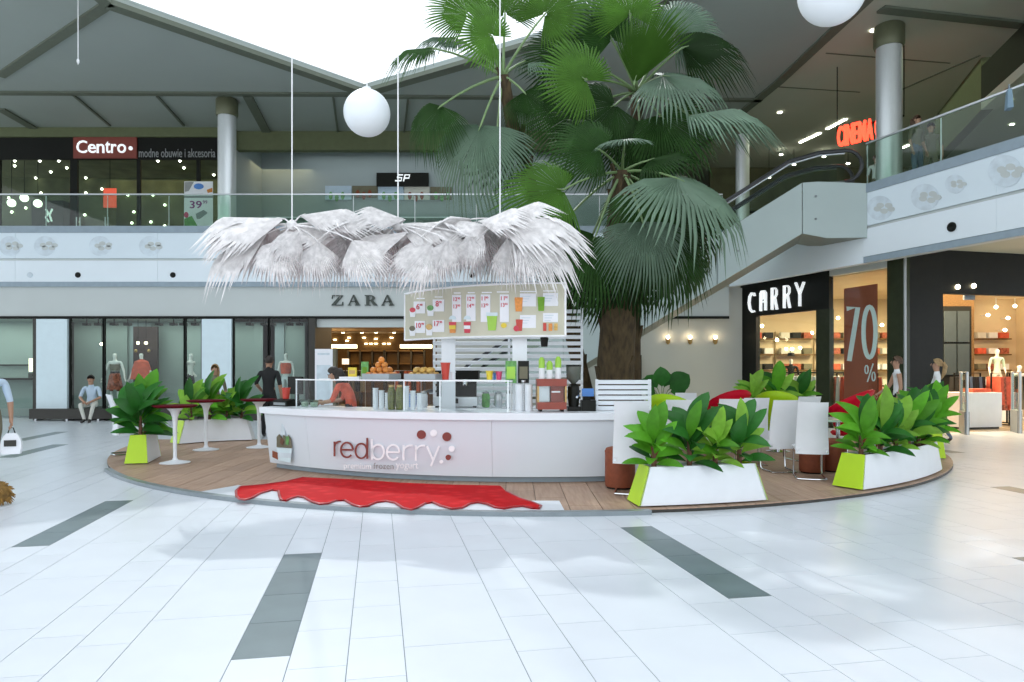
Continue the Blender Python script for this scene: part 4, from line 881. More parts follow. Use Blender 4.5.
pts = [(303, 477.5), (285, 482), (262, 485.2), (240, 487), (236, 491), (236.5, 496), (239, 499), (245, 500), (252, 498), (260, 493.5), (272, 490), (278.5, 491), (279.5, 496), (281, 499.8), (286, 500.8), (292, 498), (298, 496.6), (304, 497.5), (311, 501.5), (320, 504.2), (328, 503.5), (336, 500.8), (345, 500.5), (352, 504.5), (360, 507), (368, 506), (376, 502.5), (386, 501.2), (395, 503), (403, 508), (411, 510), (418, 507.5), (425, 503.5), (433, 502.5), (441, 506), (452, 509), (462, 508), (470, 503.8), (478, 502.6), (487, 504), (495, 507.5), (504, 508.8), (514, 507), (523, 506.2), (532, 508.3), (539, 508.8), (541, 506), (534, 503), (520, 498.5), (506, 491.5), (500, 486), (450, 485), (400, 483), (350, 479.5)]
pl_ = [gr(a, b, PZ+0.008) for a, b in pts]
MB().prism([p[:2] for p in pl_], PZ, PZ+0.014).build('mat_sheet', M['splat'], t)
ed = MB(); ed.tube([Vector((p.x, p.y, PZ+0.012)) for p in pl_[:-4]], 0.016, 8, flat=0.7); ed.build('rolled_edge', mat('dark_red_rim', (0.33, 0.006, 0.012), 0.3), t, smooth=True)
# ================================================================== YOGURT COUNTER
A0, A1 = -39.8, 13.2
kc = thing('yogurt_counter', 'curved white yogurt counter with red and white lettering', 'counter', C(-12, 6.1, PZ))
R0, R1 = 6.36, 6.46
KS = Surf([tuple(C(a, 6.41)[:2]) for a in rng(A0-1, A1+1, 60)])
def angp(px, r=6.41):
    q, n = Surf([tuple(C(a, r)[:2]) for a in rng(-60, 40, 200)]).hit(px); return math.degrees(math.atan2(q.x-PC.x, PC.y-q.y))
seams = [A0, angp(308), angp(492), A1]
for a, b in zip(seams[:-1], seams[1:]):
    ring(a+0.015, b-0.015, 5.9, R1, 0.13, 0.90, 20, 5.9, R0).build('front_panel', M['counter'], kc, smooth=True, angle=30)
ring(A0+0.5, A1-0.5, 5.8, 6.28, PZ, 0.13, 30).build('kick_base', M['cap'], kc)
ring(A0-0.4, A1+0.4, 5.62, 6.52, 0.905, 1.0, 40).build('worktop', M['countertop'], kc, smooth=True, angle=30)
KF = Surf([tuple(C(a, 6.425)[:2]) for a in rng(A0-1, A1+1, 80)])
def lt(strokes, m, w=1.75):
    mb = MB()
    for s in strokes: stroke(mb, KF, s, w, 0.006, 0.012)
    mb.build('letter', M[m], kc)
def circ(cx, cy, rx, ry, a0=0, a1=360, n=22): return arc_pts(cx, cy, rx, ry, a0, a1, n)
BL, XH, AS = 458.3, 442.0, 437.5
# red (slightly falling to the right)
lt([[(335.2, 441.5), (335.2, 456.2)], arc_pts(340.4, 447, 5.2, 5.6, 180, 80, 8)], 'inkbrown')
lt([circ(347.5, 449.8, 5.9, 7.4, 0, 318), [(341.6, 449.6), (353.4, 449.8)]], 'inkbrown')
lt([circ(361.8, 450.8, 5.7, 7.4), [(367.8, 437.8), (367.8, 458.6)]], 'inkbrown')
lt([circ(378.6, 451.8, 6.0, 7.4), [(372.6, 438.8), (372.6, 459.6)]], 'inkwhite')
lt([circ(393.6, 452.2, 6.2, 7.4, 0, 318), [(387.4, 452), (399.8, 452.2)]], 'inkwhite')
lt([[(404, 445), (404, 460.2)], arc_pts(411.2, 451.4, 7.2, 6.2, 180, 75, 8)], 'inkwhite')
lt([[(416.2, 445.2), (416.2, 460.6)], arc_pts(423.4, 451.6, 7.2, 6.2, 180, 75, 8)], 'inkwhite')
lt([[(427.4, 446), (433.3, 459.6)], [(439.4, 446), (431.2, 466)]], 'inkwhite')
def dot(cx, cy, r, m):
    mb = MB(); KF.patch(mb, arc_pts(cx, cy, r, r, 0, 360, 18)[:-1], 0.008, 0.012); mb.build('berry_dot', M[m], kc)
for cx, cy, r, m in ((421.8, 434.5, 4.5, 'inkbrown'), (447.2, 436.6, 4.5, 'inkbrown'), (448.6, 457.2, 2.7, 'inkbrown'), (434, 433, 3.4, 'inkwhite'), (452, 448.6, 3.0, 'inkwhite'), (441.6, 461.6, 1.8, 'inkwhite')): dot(cx, cy, r, m)
for txt, a, b, m in (('premium', 344.5, 371.5, 'inkwhite'), ('frozen', 374, 394, 'greytext'), ('yogurt', 396.5, 418.5, 'inkwhite')):
    mb = MB(); text_on(mb, KF, txt, a, b, 462.6, 470.2 if txt != 'frozen' else 468.6, 0.005, 0.012, slope=0.02); mb.build('tagline', M[m], kc)
# printed yogurt cup at the left end
def kp(poly, m, name='printed_cup', o=0.012): mb = MB(); KF.patch(mb, poly, 0.005, o); mb.build(name, M[m], kc)
kp([(277.6, 447.5), (292.8, 448.5), (291.2, 462.5), (279.2, 460.5)], 'winpanel'); kp([(278.2, 452), (292.3, 453), (291.8, 458), (278.8, 457)], 'decal', o=0.017)
kp([(277.5, 437), (280, 434), (283, 438), (284.6, 434.5), (287.5, 438.5), (289, 434.5), (291.5, 438), (292.8, 448), (277.6, 447)], 'khaki', 'printed_topping'); kp([(282, 437), (285, 440), (284, 445), (281, 443)], 'stem', 'printed_topping', 0.017); kp([(287, 436), (290, 436.5), (289.5, 445), (287, 444)], 'green_print', 'printed_topping', 0.017)
kp([(282.6, 420.5), (285.4, 430), (286.5, 435), (281.5, 435)], 'decal', 'printed_swirl'); kp([(273.6, 450.5), (279, 452.5), (279, 459.5), (273.6, 457)], 'brownfab', 'printed_mark', 0.018)
def K(px, r, z=1.0):
    q, n = Surf([tuple(C(a, r)[:2]) for a in rng(-60, 40, 200)]).hit(px); return Vector((q.x, q.y, z))
def zk(px, py, r): q = K(px, r); return EYE+(HZ-py)/F*q.y
# glass display case on the worktop
gc = thing('display_case', 'low clear glass display case with white top rim on the counter', 'display case', K(400, 6.0, 1.0))
a0, a1 = angp(296, 6.2), angp(509, 6.2); ng = 5
for i in range(ng):
    b0, b1 = a0+(a1-a0)*i/ng+0.03, a0+(a1-a0)*(i+1)/ng-0.03
    ring(b0, b1, 6.19, 6.20, 1.0, 1.405, 6).build('front_pane', M['caseglass'], gc)
    ring(b0, b1, 5.76, 6.19, 1.408, 1.416, 6).build('shelf_pane', M['caseglass'], gc)
ring(a0, a1, 6.175, 6.21, 1.414, 1.432, 30).build('front_rim', M['inkwhite'], gc); ring(a0, a1, 5.725, 5.76, 1.414, 1.432, 30).build('rear_rim', M['inkwhite'], gc)
for px in (296.5, 404, 440, 508):
    for r in (6.185, 5.74):
        q = K(px, r); MB().bx(q.x-0.009, q.x+0.009, q.y-0.009, q.y+0.009, 1.0, 1.415).build('post', M['inkwhite' if px > 300 else 'alu'], gc)
# ================================================================== THINGS ON THE COUNTER
def cup(mb, c, r0, r1, h, n=16): return mb.lathe([(r0, 0), (r1, h), (r1-0.006, h), (r0-0.006, 0.01)], c, n)
def cup_thing(name, label, cat, px, r, z, r0, r1, h, m, rim=None, group=None):
    p = K(px, r, z); t = thing(name, label, cat, p, group=group)
    cup(MB(), p, r0, r1, h).build('cup_body', M[m], t, smooth=True); MB().lathe([(r1-0.008, h-0.008), (r1+0.006, h-0.008), (r1+0.006, h+0.004), (r1-0.008, h+0.004)], p, 16).build('rim', M[rim or m], t, smooth=True)
    return t
def cup_stack(px, r, h, label, z=1.0, rad=0.047):
    p = K(px, r, z); t = thing('cup_stack', label, 'cups', p); n = int(h/0.034)
    for i in range(n): MB().lathe([(rad-0.006, i*0.034), (rad, i*0.034+0.030), (rad+0.004, i*0.034+0.030), (rad+0.004, i*0.034+0.034), (0.0, i*0.034+0.034)], p, 14).build('cup', M['cup'], t, smooth=True)
for px, h, lb in ((375.5, 0.33, 'leftmost'), (381.6, 0.29, 'second'), (387.7, 0.25, 'third')): cup_stack(px, 5.95, h, 'white paper cup stack left of the olive jars, %s of three' % lb, rad=0.042)
for px, h, lb in ((406.5, 0.34, 'tall left'), (413, 0.29, 'middle'), (419.5, 0.25, 'short right')): cup_stack(px, 5.95, h, 'white paper cup stack right of the olive jars, the %s one' % lb, rad=0.042)
for px, lb in ((519, 'left'), (528.5, 'right')): cup_stack(px, 6.05, 0.38, 'tall white cup stack %s of the pair left of the red machine' % lb, rad=0.058)
for px, lb in ((391.5, 'left'), (399.5, 'right')):
    p = K(px, 6.02, 1.0); t = thing('glass_jar', 'olive green preserve jar under the orange tray, %s of two' % lb, 'jar', p)
    MB().lathe([(0.0, 0.0), (0.052, 0.0), (0.056, 0.02), (0.056, 0.27), (0.04, 0.31), (0.04, 0.33)], p, 18).build('jar_body', M['olive'], t, smooth=True); MB().lathe([(0.044, 0.325), (0.044, 0.355), (0, 0.355)], p, 16).build('lid', M['gold'], t, smooth=True)
# fruit trays on the glass shelf
fo = MB().ball((0, 0, 0), 0.048, 12, 8).build('orange', M['orange'], smooth=True, angle=180); fpeach = MB().ball((0, 0, 0), (0.05, 0.044, 0.042), 12, 8).build('yellow_fruit', M['peach'], smooth=True, angle=180)
for mm, st in ((fo, 0.008), (fpeach, 0.007)):
    pass
def tray(pxc, w, label):
    c = K(pxc, 5.95, 1.433); q, n = KS.hit(pxc); rz = math.atan2(-n.x, n.y)+PI if False else math.radians(angp(pxc))
    t = thing('fruit_tray', label, 'tray', c, rz); d = 0.36
    MB().bx(-w/2, w/2, -d/2, d/2, 0, 0.012).build('bottom', M['trough'], t, local=True)
    for s in (-1, 1):
        MB().bx(-w/2, w/2, s*d/2-0.006, s*d/2+0.006, 0.012, 0.085).build('side', M['trough'], t, local=True); MB().bx(s*w/2-0.006, s*w/2+0.006, -d/2+0.006, d/2-0.006, 0.012, 0.085).build('side', M['trough'], t, local=True)
    return c, rz
def pile(first, c, rz, w, layers, r, label, cat, group):
    n = 0; Rm = Matrix.Rotation(rz, 3, 'Z')
    for L_, (nx, ny) in enumerate(layers):
        for i in range(nx):
            for j in range(ny):
                lx = (i-(nx-1)/2)*2.05*r; ly = (j-(ny-1)/2)*2.05*r
                o = first if n == 0 else link(first.name.split('.')[0], first.data); n += 1
                p = c+Rm @ Vector((lx, ly, 0.012+r+L_*r*1.45)); o.location = p; o.rotation_euler = (rs.random()*3, rs.random()*3, 0)
                tag(o, label, cat, group)
c, rz = tray(381.5, 0.44, 'grey metal tray holding the pile of oranges'); pile(fo, c, rz, 0.44, [(4, 3), (3, 2), (2, 1), (1, 1)], 0.051, 'round orange in the heap on the left grey tray', 'orange', 'oranges in the grey tray')
c, rz = tray(424, 0.46, 'grey metal tray holding mixed yellow fruit'); pile(fpeach, c, rz, 0.46, [(4, 3), (3, 2)], 0.05, 'yellowish fruit in the heap on the right grey tray', 'fruit', 'yellow fruit in the grey tray')
cup_thing('drink_cup', 'tall red plastic cup on the glass shelf right of the fruit', 'cup', 445.5, 6.0, 1.433, 0.045, 0.068, 0.24, 'redplastic')
cup_thing('drink_cup', 'small white cup beside the tall red cup', 'cup', 453, 5.95, 1.433, 0.03, 0.036, 0.11, 'cup')
cup_thing('drink_cup', 'yellow plastic cup on the glass shelf', 'cup', 489.5, 5.95, 1.433, 0.038, 0.05, 0.125, 'yellow')
cup_thing('drink_cup', 'small blue cup between the yellow and pink cups', 'cup', 494.6, 5.9, 1.433, 0.016, 0.02, 0.09, 'blueplastic')
cup_thing('drink_cup', 'pink plastic cup right of the yellow cup', 'cup', 499, 5.95, 1.433, 0.034, 0.045, 0.115, 'pink')
cup_thing('drink_cup', 'red tumbler standing on the black box at the counter left end', 'cup', 286, 6.1, 1.115, 0.05, 0.066, 0.17, 'redplastic')
p = K(286, 6.12, 1.0); t = thing('till_box', 'low black till box at the left end of the counter', 'till', p, math.radians(angp(286)))
MB().bx(-0.17, 0.17, -0.12, 0.14, 0, 0.09).build('body', M['black'], t, local=True); MB().slab([(-0.17, -0.12, 0.09), (0.17, -0.12, 0.09), (0.17, 0.02, 0.115), (-0.17, 0.02, 0.115)], [(-0.17, -0.12, 0.08), (0.17, -0.12, 0.08), (0.17, 0.14, 0.08), (-0.17, 0.14, 0.08)]).build('lid', M['blackm'], t, local=True); MB().bx(-0.14, 0.14, -0.13, -0.12, 0.02, 0.06).build('drawer', M['grey'], t, local=True)
p = K(297, 5.75, 1.0); t = thing('cash_screen', 'black cash register screen at the left end of the counter', 'screen', p, math.radians(angp(297)))
MB().bx(-0.12, 0.12, -0.09, 0.09, 0, 0.03).build('foot', M['blackm'], t, local=True); MB().bx(-0.03, 0.03, -0.02, 0.02, 0.03, 0.22).build('stem', M['blackm'], t, local=True); MB().bx(-0.17, 0.17, -0.05, -0.01, 0.17, 0.46).build('screen', M['black'], t, local=True)
for px, lb in ((305, 'left'), (314, 'right')):
    p = K(px, 6.05, 1.0); t = thing('topping_tub', 'clear topping tub inside the display case, %s of two' % lb, 'tub', p)
    MB().lathe([(0.055, 0), (0.07, 0.11), (0.066, 0.11), (0.05, 0.01)], p, 16).build('tub_body', M['railglass'], t, smooth=True); MB().lathe([(0.0, 0.01), (0.05, 0.01), (0.06, 0.07), (0, 0.075)], p, 14).build('filling', M['cream_cloth'], t, smooth=True)
for px, r, w, d, h, z, m, name, lb, cat in ((354, 5.85, 0.36, 0.25, 0.035, 1.433, 'paper', 'paper_stack', 'stack of white paper on the glass shelf behind the woman', 'paper'), (352.5, 5.8, 0.15, 0.02, 0.14, 1.468, 'yellow', 'price_card', 'yellow price card standing on the paper stack', 'card'), (365, 5.98, 0.12, 0.02, 0.26, 1.433, 'green_print', 'price_card', 'pale green upright card left of the oranges', 'card')):
    p = K(px, r, z); t = thing(name, lb, cat, p, math.radians(angp(px)))
    MB().bx(-w/2, w/2, -d/2, d/2, 0, h).build('sheet', M[m], t, local=True)
    if d < 0.1: MB().bx(-w/2-0.01, w/2+0.01, 0.01, 0.08, 0, 0.012).build('foot', M['alu'], t, local=True); MB().bx(-w/2+0.02, w/2-0.02, -d/2-0.002, -d/2, h*0.3, h*0.7).build('print', M['leaf3' if d < 0.1 and m != 'yellow' else 'gold'], t, local=True)
for px, m, lb in ((511, 'green_print', 'green leaflet card leaning on the counter by the menu post'), (523.5, 'black', 'black leaflet card right of the green one')):
    p = K(px, 6.02, 1.433 if px < 508 else 1.0); w = 0.155; t = thing('menu_card', lb, 'card', p, math.radians(angp(px)))
    MB().bx(-w/2, w/2, -0.012, 0.0, 0.39, 0.70).build('card', M[m], t, local=True); MB().bx(-w/2+0.02, w/2-0.02, -0.016, -0.012, 0.45, 0.62).build('print', M['cupgreen' if px < 515 else 'khaki'], t, local=True); MB().lathe([(0.03, 0.40), (0.03, 0.43), (0, 0.43)], (0, -0.014, 0.0), 10).build('clip', M['alu'], t, local=True)
    MB().tube([(0, 0.01, 0), (0, 0.01, 0.4)], 0.012, 6).build('stand', M['alu'], t, local=True)
# juice machine and its bottles
p = K(551, 6.05, 1.0); t = thing('juice_machine', 'brick red drinks machine with glass front on the counter', 'machine', p, math.radians(angp(551)))
MB().bx(-0.20, 0.20, -0.16, 0.16, 0.03, 0.13).build('base', M['machine'], t, local=True); MB().bx(-0.205, 0.205, -0.165, 0.165, 0.35, 0.45).build('top', M['machine'], t, local=True); MB().bx(-0.01, 0.17, -0.08, 0.14, 0.13, 0.35).build('core', M['machine'], t, local=True); MB().bx(-0.17, -0.02, 0.0, 0.14, 0.13, 0.35).build('spout_panel', M['alu'], t, local=True)
MB().bx(-0.19, 0.19, -0.155, -0.15, 0.13, 0.35).build('front_pane', M['caseglass'], t, local=True); MB().bx(0.0, 0.12, -0.085, -0.08, 0.26, 0.28).build('label_strip', M['inkwhite'], t, local=True)
for s in (-1, 1):
    MB().bx(s*0.19-0.012, s*0.19+0.012, -0.16, 0.16, 0.13, 0.35).build('side_post', M['gold'], t, local=True)
    for q in (-0.12, 0.12): MB().lathe([(0.02, 0), (0.02, 0.03)], (s*0.15, q, 0), 8).build('foot', M['blackm'], t, local=True)
for dx, h, lb in ((-0.13, 0.30, 'left'), (-0.02, 0.25, 'middle, shortest'), (0.10, 0.31, 'right')):
    q = K(551, 6.05, 1.45)+Vector((dx, 0, 0)); t = thing('lime_bottle', 'lime green drink bottle on the red machine, %s of three' % lb, 'bottle', q)
    MB().lathe([(0.04, 0), (0.042, h*0.55), (0.035, h*0.6)], q, 14).build('body', M['cup'], t, smooth=True); MB().lathe([(0.044, h*0.5), (0.044, h*0.86), (0.03, h*0.94), (0.022, h), (0, h)], q, 14).build('green_sleeve', M['cupgreen'], t, smooth=True)
p = K(573.5, 6.0, 1.0); t = thing('coffee_grinder', 'black coffee grinder with smoky hopper on the counter', 'grinder', p)
MB().bx(p.x-0.09, p.x+0.09, p.y-0.1, p.y+0.12, 1.0, 1.06).build('base', M['black'], t); MB().lathe([(0.07, 0.06), (0.085, 0.2), (0.08, 0.34), (0.04, 0.38)], p, 16).build('body', M['black'], t, smooth=True); MB().lathe([(0.03, 0.38), (0.10, 0.46), (0.105, 0.62), (0.0, 0.62)], p, 16).build('hopper', mat('smoky_hopper', (0.10, 0.11, 0.09), 0.2), t, smooth=True); MB().lathe([(0.11, 0.62), (0.11, 0.645), (0.0, 0.65)], p, 16).build('lid', M['black'], t, smooth=True)
MB().tube([p+Vector((0.05, -0.08, 0.22)), p+Vector((0.03, -0.2, 0.2))], 0.016, 8).build('spout', M['chrome'], t)
p = K(588, 6.02, 1.0); t = thing('card_reader', 'low black boxes between the grinder and the white louvre', 'box', p)
MB().bx(p.x-0.1, p.x+0.1, p.y-0.1, p.y+0.1, 1.0, 1.15).build('body', M['black'], t); MB().bx(p.x-0.07, p.x+0.03, p.y-0.06, p.y+0.08, 1.15, 1.2).build('keypad', M['blackm'], t); MB().bx(p.x-0.08, p.x+0.09, p.y+0.06, p.y+0.09, 1.2, 1.31).build('blue_screen', M['blueplastic'], t)
# rear bench with coffee machine behind the glass
rb = thing('rear_bench', 'white rear work bench behind the glass display case', 'bench', (-0.7, 11.3, PZ))
MB().bx(-2.0, 0.9, 11.0, 11.6, PZ, 0.92).build('cabinet', M['counter'], rb); MB().bx(-2.05, 0.95, 10.95, 11.65, 0.92, 0.97).build('worktop', M['countertop'], rb)
for k in range(4): MB().bx(-1.95+k*0.71, -1.30+k*0.71, 10.985, 11.0, 0.15, 0.88).build('door', M['white'], rb)
q = Vector((-0.9, 11.3, 0.97)); t = thing('espresso_machine', 'wide steel espresso machine behind the display case', 'coffee machine', q)
MB().bx(-1.25, -0.55, 11.08, 11.5, 1.0, 1.14).build('base', M['alu'], t); MB().bx(-1.22, -0.58, 11.3, 11.5, 1.14, 1.42).build('back', M['blackm'], t); MB().bx(-1.27, -0.53, 11.05, 11.52, 1.42, 1.56).build('top', M['blackm'], t)
for dx in (-0.2, 0.15):
    MB().lathe([(0.04, 1.32), (0.045, 1.42)], (-0.9+dx, 11.16, 0), 12).build('brew_head', M['chrome'], t, smooth=True); MB().tube([(-0.9+dx, 11.14, 1.33), (-0.9+dx, 10.98, 1.31)], 0.016, 8).build('handle', M['blackm'], t)
for dx in (-0.3, 0.3):
    for dy in (0.05, -0.12): MB().lathe([(0.025, 0), (0.025, 0.03)], (-0.9+dx, 11.28+dy, 0.97), 8).build('foot', M['blackm'], t)
MB().box((-0.9, 11.077, 1.08), (0.1, 0.01, 0.08)).build('badge', M['black'], t)
for k, (x_, m) in enumerate(((-1.42, 'white_cloth'), (-0.42, 'green_print'), (-0.22, 'alu'), (-0.04, 'cup'), (0.1, 'orange'), (-1.6, 'blueplastic'))):
    q = Vector((x_, 11.25, 0.97)); t = thing('canister', ('white towel roll', 'dark green herb pot', 'steel jug', 'white canister', 'orange carton', 'blue canister')[k]+' on the rear bench of the kiosk', 'canister', q)
    MB().lathe([(0.05, 0), (0.065, 0.02), (0.065, 0.19), (0.05, 0.22)], q, 14).build('body', M[m], t, smooth=True); MB().lathe([(0.052, 0.22), (0.052, 0.24), (0.012, 0.26), (0, 0.27)], q, 14).build('lid', M['grey'], t, smooth=True)
# ================================================================== MENU BOARD ON POSTS
mb0 = [(-1.72, 11.25), (-0.62, 10.12), (0.745, 9.78)]
def bez(t_):
    a, b, c = [Vector(p) for p in mb0]; ctrl = b*2-(a+c)*0.5
    return a*(1-t_)**2+ctrl*2*t_*(1-t_)+c*t_*t_
line = [bez(i/30) for i in range(31)]; MS = Surf(line)
mn = thing('menu_board', 'curved beige illuminated menu board with fruit drinks and prices', 'menu board', (-0.5, 10.2, 2.05))
Zt = lambda t_: 2.785+0.0*t_; Zb = lambda t_: 2.05
rows = []
for i in range(31):
    p = line[i]; d = (line[min(i+1, 30)]-line[max(i-1, 0)]).normalized(); n = Vector((-d.y, d.x))*0.05
    zt = EYE+(HZ-(295.5-11.5*min(1, 1.7*(i/30))**0.8))/F*p.y if False else 2.782
    rows.append([Vector((p.x, p.y, 2.05)), Vector((p.x+n.x, p.y+n.y, 2.05)), Vector((p.x+n.x, p.y+n.y, zt)), Vector((p.x, p.y, zt))])
g = MB().grid(rows, closed=True); k = len(g.v); g.f += [[0, 1, 2, 3], [k-1, k-2, k-3, k-4]]; g.mi += [0, 0]; g.build('panel', M['menu'], mn, smooth=True, angle=30)
for nm, z0, z1 in (('top_frame', 2.775, 2.80), ('bottom_frame', 2.035, 2.06)):
    MB().tube([(p.x, p.y, (z0+z1)/2) for p in line], 0.016, 6).build(nm, M['inkwhite'], mn)
for p in (line[0], line[-1]): MB().tube([(p.x, p.y, 2.04), (p.x, p.y, 2.80)], 0.016, 6).build('side_frame', M['inkwhite'], mn)
def mp(poly, m, name, o=0.004): mb = MB(); MS.patch(mb, poly, 0.004, o); mb.build(name, M[m], mn)
def mt(txt, a, b, c, d, m='redink'): mb = MB(); text_on(mb, MS, txt, a, b, c, d, 0.003, 0.009, bold=0.012); mb.build('price', M[m], mn)
def rect(a, b, c, d): return [(a, c), (b, c), (b, d), (a, d)]
for a, b, c, d in ((414, 425.5, 301.5, 313.5), (433, 444.5, 299.5, 311.5), (415, 425.5, 321, 333), (433, 444.5, 320, 332), (452.5, 461.5, 295, 322), (466.5, 475.8, 294.5, 321), (481, 490.5, 294.5, 322), (500, 509, 294.5, 322), (520, 536, 293.5, 306.5), (543, 558, 293, 306), (520, 536, 315, 328), (543, 558, 313, 322)): mp(rect(a, b, c, d), 'paper', 'price_tag')
for a, b, c in ((417, 425, 298.5), (435, 443, 297), (454, 461, 293), (468, 475, 292.7), (482, 492, 292.5), (497, 509, 292), (520, 536, 291.5), (543, 556, 291)): mp(rect(a, b, c-0.6, c+0.6), 'inkwhite', 'caption_strip')
for tx, a, b, c, d in (('6', 416.8, 420, 303.8, 309.5), ('8', 436, 439.2, 301, 306.6), ('10', 416.8, 421.5, 322.8, 328), ('17', 434.8, 439.6, 321, 326.3), ('12', 454, 457.6, 297.3, 301.2), ('13', 454, 457.6, 304.5, 308.5), ('12', 468, 471.6, 296.8, 300.8), ('14', 468, 471.6, 303.8, 307.8), ('11', 482, 485.6, 296.5, 300.5), ('13', 482, 485.6, 303.5, 307.5), ('11', 501.2, 504.8, 296.3, 300.3), ('13', 501.2, 504.8, 303, 307)):
    mt(tx, a, b, c, d); mt('90', b+0.4, b+3.0, c, c+2.2)
for a, c in ((521.5, 296), (544.5, 295.5), (521.5, 317.5), (544.5, 315)):
    for k in range(3): mp(rect(a, a+9-k*1.5, c+k*2.6, c+k*2.6+0.7), 'decal', 'print_line', 0.009)
def mcup(x, y0, y1, w, fill, m1='paper', name='printed_cup'):
    mp([(x-w, y0), (x+w, y0), (x+w*0.75, y1), (x-w*0.75, y1)], m1, name, 0.008); mp(arc_pts(x, y0, w*0.9, (y1-y0)*0.35, 0, 360, 12)[:-1], fill, 'printed_filling', 0.012)
mcup(413.3, 310, 317, 3.2, 'redink'); mcup(431, 308, 316, 3.6, 'green_print'); mcup(413, 328.5, 336, 3.2, 'khaki'); mcup(429.8, 327, 335.5, 3.6, 'gold')
for x, a, b, c in ((453, 'redink', 'yellow', 'orange'), (467.6, 'redink', 'paper', 'redink')):
    mp([(x-3.6, 322), (x+3.6, 322), (x+2.8, 333), (x-2.8, 333)], c, 'printed_sundae', 0.008); mp(rect(x-3.4, x+3.4, 322, 325), a, 'printed_sundae', 0.010); mp(rect(x-3.2, x+3.2, 325.5, 329), b, 'printed_sundae', 0.010); mp(arc_pts(x, 319.5, 3.6, 4, 0, 180, 10), 'winpanel', 'printed_lid', 0.008)
mp([(487, 315), (497.5, 315), (496, 330.5), (488.5, 330.5)], 'cupgreen', 'printed_jug', 0.008); mp(rect(486.5, 498, 312.5, 316), 'winpanel', 'printed_jug', 0.009); mp(arc_pts(504, 325.5, 3, 2.6, 0, 360, 12)[:-1], 'yellow', 'printed_lemon', 0.008)
mp([(514.8, 297.5), (523, 297.5), (522, 311.5), (515.8, 311.5)], 'orange', 'printed_juice', 0.01); mp([(537.5, 297), (544.8, 297), (544, 311), (538.4, 311)], 'leaf3', 'printed_juice', 0.01); mp([(516, 319.5), (523, 319.5), (522, 331), (517, 331)], 'redplastic', 'printed_juice', 0.01); mp(arc_pts(516.5, 328.5, 2.8, 3, 0, 360, 10)[:-1], 'redink', 'printed_fruit', 0.011)
mp(rect(543.2, 546.4, 323, 331), 'redplastic', 'printed_juice', 0.01); mp(rect(548.6, 552.2, 323.5, 331), 'orange', 'printed_juice', 0.01); mp(rect(554.2, 557.6, 323.5, 330.5), 'peach', 'printed_juice', 0.01)
for px in (440.5, 517.5):
    p, n = MS.hit(px); p = p-n*0.16; w = 0.105
    MB().bx(p.x-w, p.x+w, p.y-0.02, p.y+0.02, PZ, 2.5).build('post', M['white'], mn); MB().bx(p.x-0.03, p.x+0.03, p.y-0.13, p.y-0.02, 2.2, 2.3).build('bracket', M['white'], mn)
p, n = MS.hit(544); p = p-n*0.1
MB().lathe([(0.045, 1.90), (0.058, 2.03), (0.0, 2.05)], (p.x, p.y, 0), 14).build('spot_lamp', M['blackm'], mn, smooth=True)
# ================================================================== WHITE LOUVRE SCREENS
def louvre(name, label, Y, x0, x1, z0, z1, n, sh, posts):
    t = thing(name, label, 'screen', ((x0+x1)/2, Y, z0)); me = None
    for x in posts: MB().bx(x-0.02, x+0.02, Y+0.015, Y+0.055, z0, z1).build('post', M['white'], t)
    for i in range(n):
        z = z0+(z1-z0)*(i+0.5)/n
        if me is None:
            o = MB().box((0, 0, 0), (x1-x0, 0.03, sh), Matrix.Rotation(0.3, 3, 'X')).build('slat', M['white'], t, local=True); o.matrix_local = Matrix.Translation((0, 0, z-z0)); me = o.data
            for v in me.vertices: v.co = v.co
        else: link('slat', me, t, mtx=Matrix.Translation((0, 0, z-z0)))
    return t
Yl = 12.4
louvre('louvre_screen', 'tall white louvre screen standing behind the kiosk menu board', Yl, X(433, Yl), X(583, Yl), PZ, 2.66, 23, 0.062, (X(434, Yl), X(509, Yl), X(582, Yl)))
Yl = 9.85
louvre('louvre_screen', 'low white louvre screen on the right end of the counter', Yl, X(596, Yl), X(651, Yl), 1.0, 1.44, 6, 0.05, (X(597, Yl), X(650, Yl)))
mbx = MB().bx(X(596, Yl), X(651, Yl), Yl+0.012, Yl+0.02, 1.0, 1.44)
# ================================================================== PALMS
def fan_mesh(name, m, n=50, spread=280, droop=0.35, tip=0.25, split=0.55, seed=1, pleat=0.02, cup_=0.0, side=0.28):
    r_ = random.Random(seed); vs = []; fs = []
    def pt(th, r, dz=0.0):
        z = -droop*r*r+cup_*abs(math.sin(th))*r+dz-(tip*max(0, r-split)**2*2.2)
        return (math.sin(th)*r, math.cos(th)*r, z)
    half = math.radians(spread/2); st = 2*half/n
    for k in range(n):
        t0 = -half+k*st; t1 = t0+st; tm = (t0+t1)/2
        Lg = (1-side*abs(tm/half)**2.2)*(0.93+0.14*r_.random()); r1 = split*Lg; r2 = 0.8*Lg; w = st*0.30
        dd = r_.uniform(-0.03, 0.01)
        b = len(vs)
        vs += [pt(t0, 0.04), pt(tm, 0.04, 0.004), pt(t1, 0.04), pt(t0, r1), pt(tm, r1, pleat), pt(t1, r1), pt(tm-w, r2, dd), pt(tm, r2, pleat*0.6+dd), pt(tm+w, r2, dd), pt(tm+r_.uniform(-1, 1)*st*0.4, Lg, dd*2.2-0.02)]
        fs += [(b, b+1, b+4, b+3), (b+1, b+2, b+5, b+4), (b+3, b+4, b+7, b+6), (b+4, b+5, b+8, b+7), (b+6, b+7, b+9), (b+7, b+8, b+9)]
    me = bpy.data.meshes.new(name); me.from_pydata(vs, [], fs); me.materials.append(m); me.validate()
    return me
FAN = {}
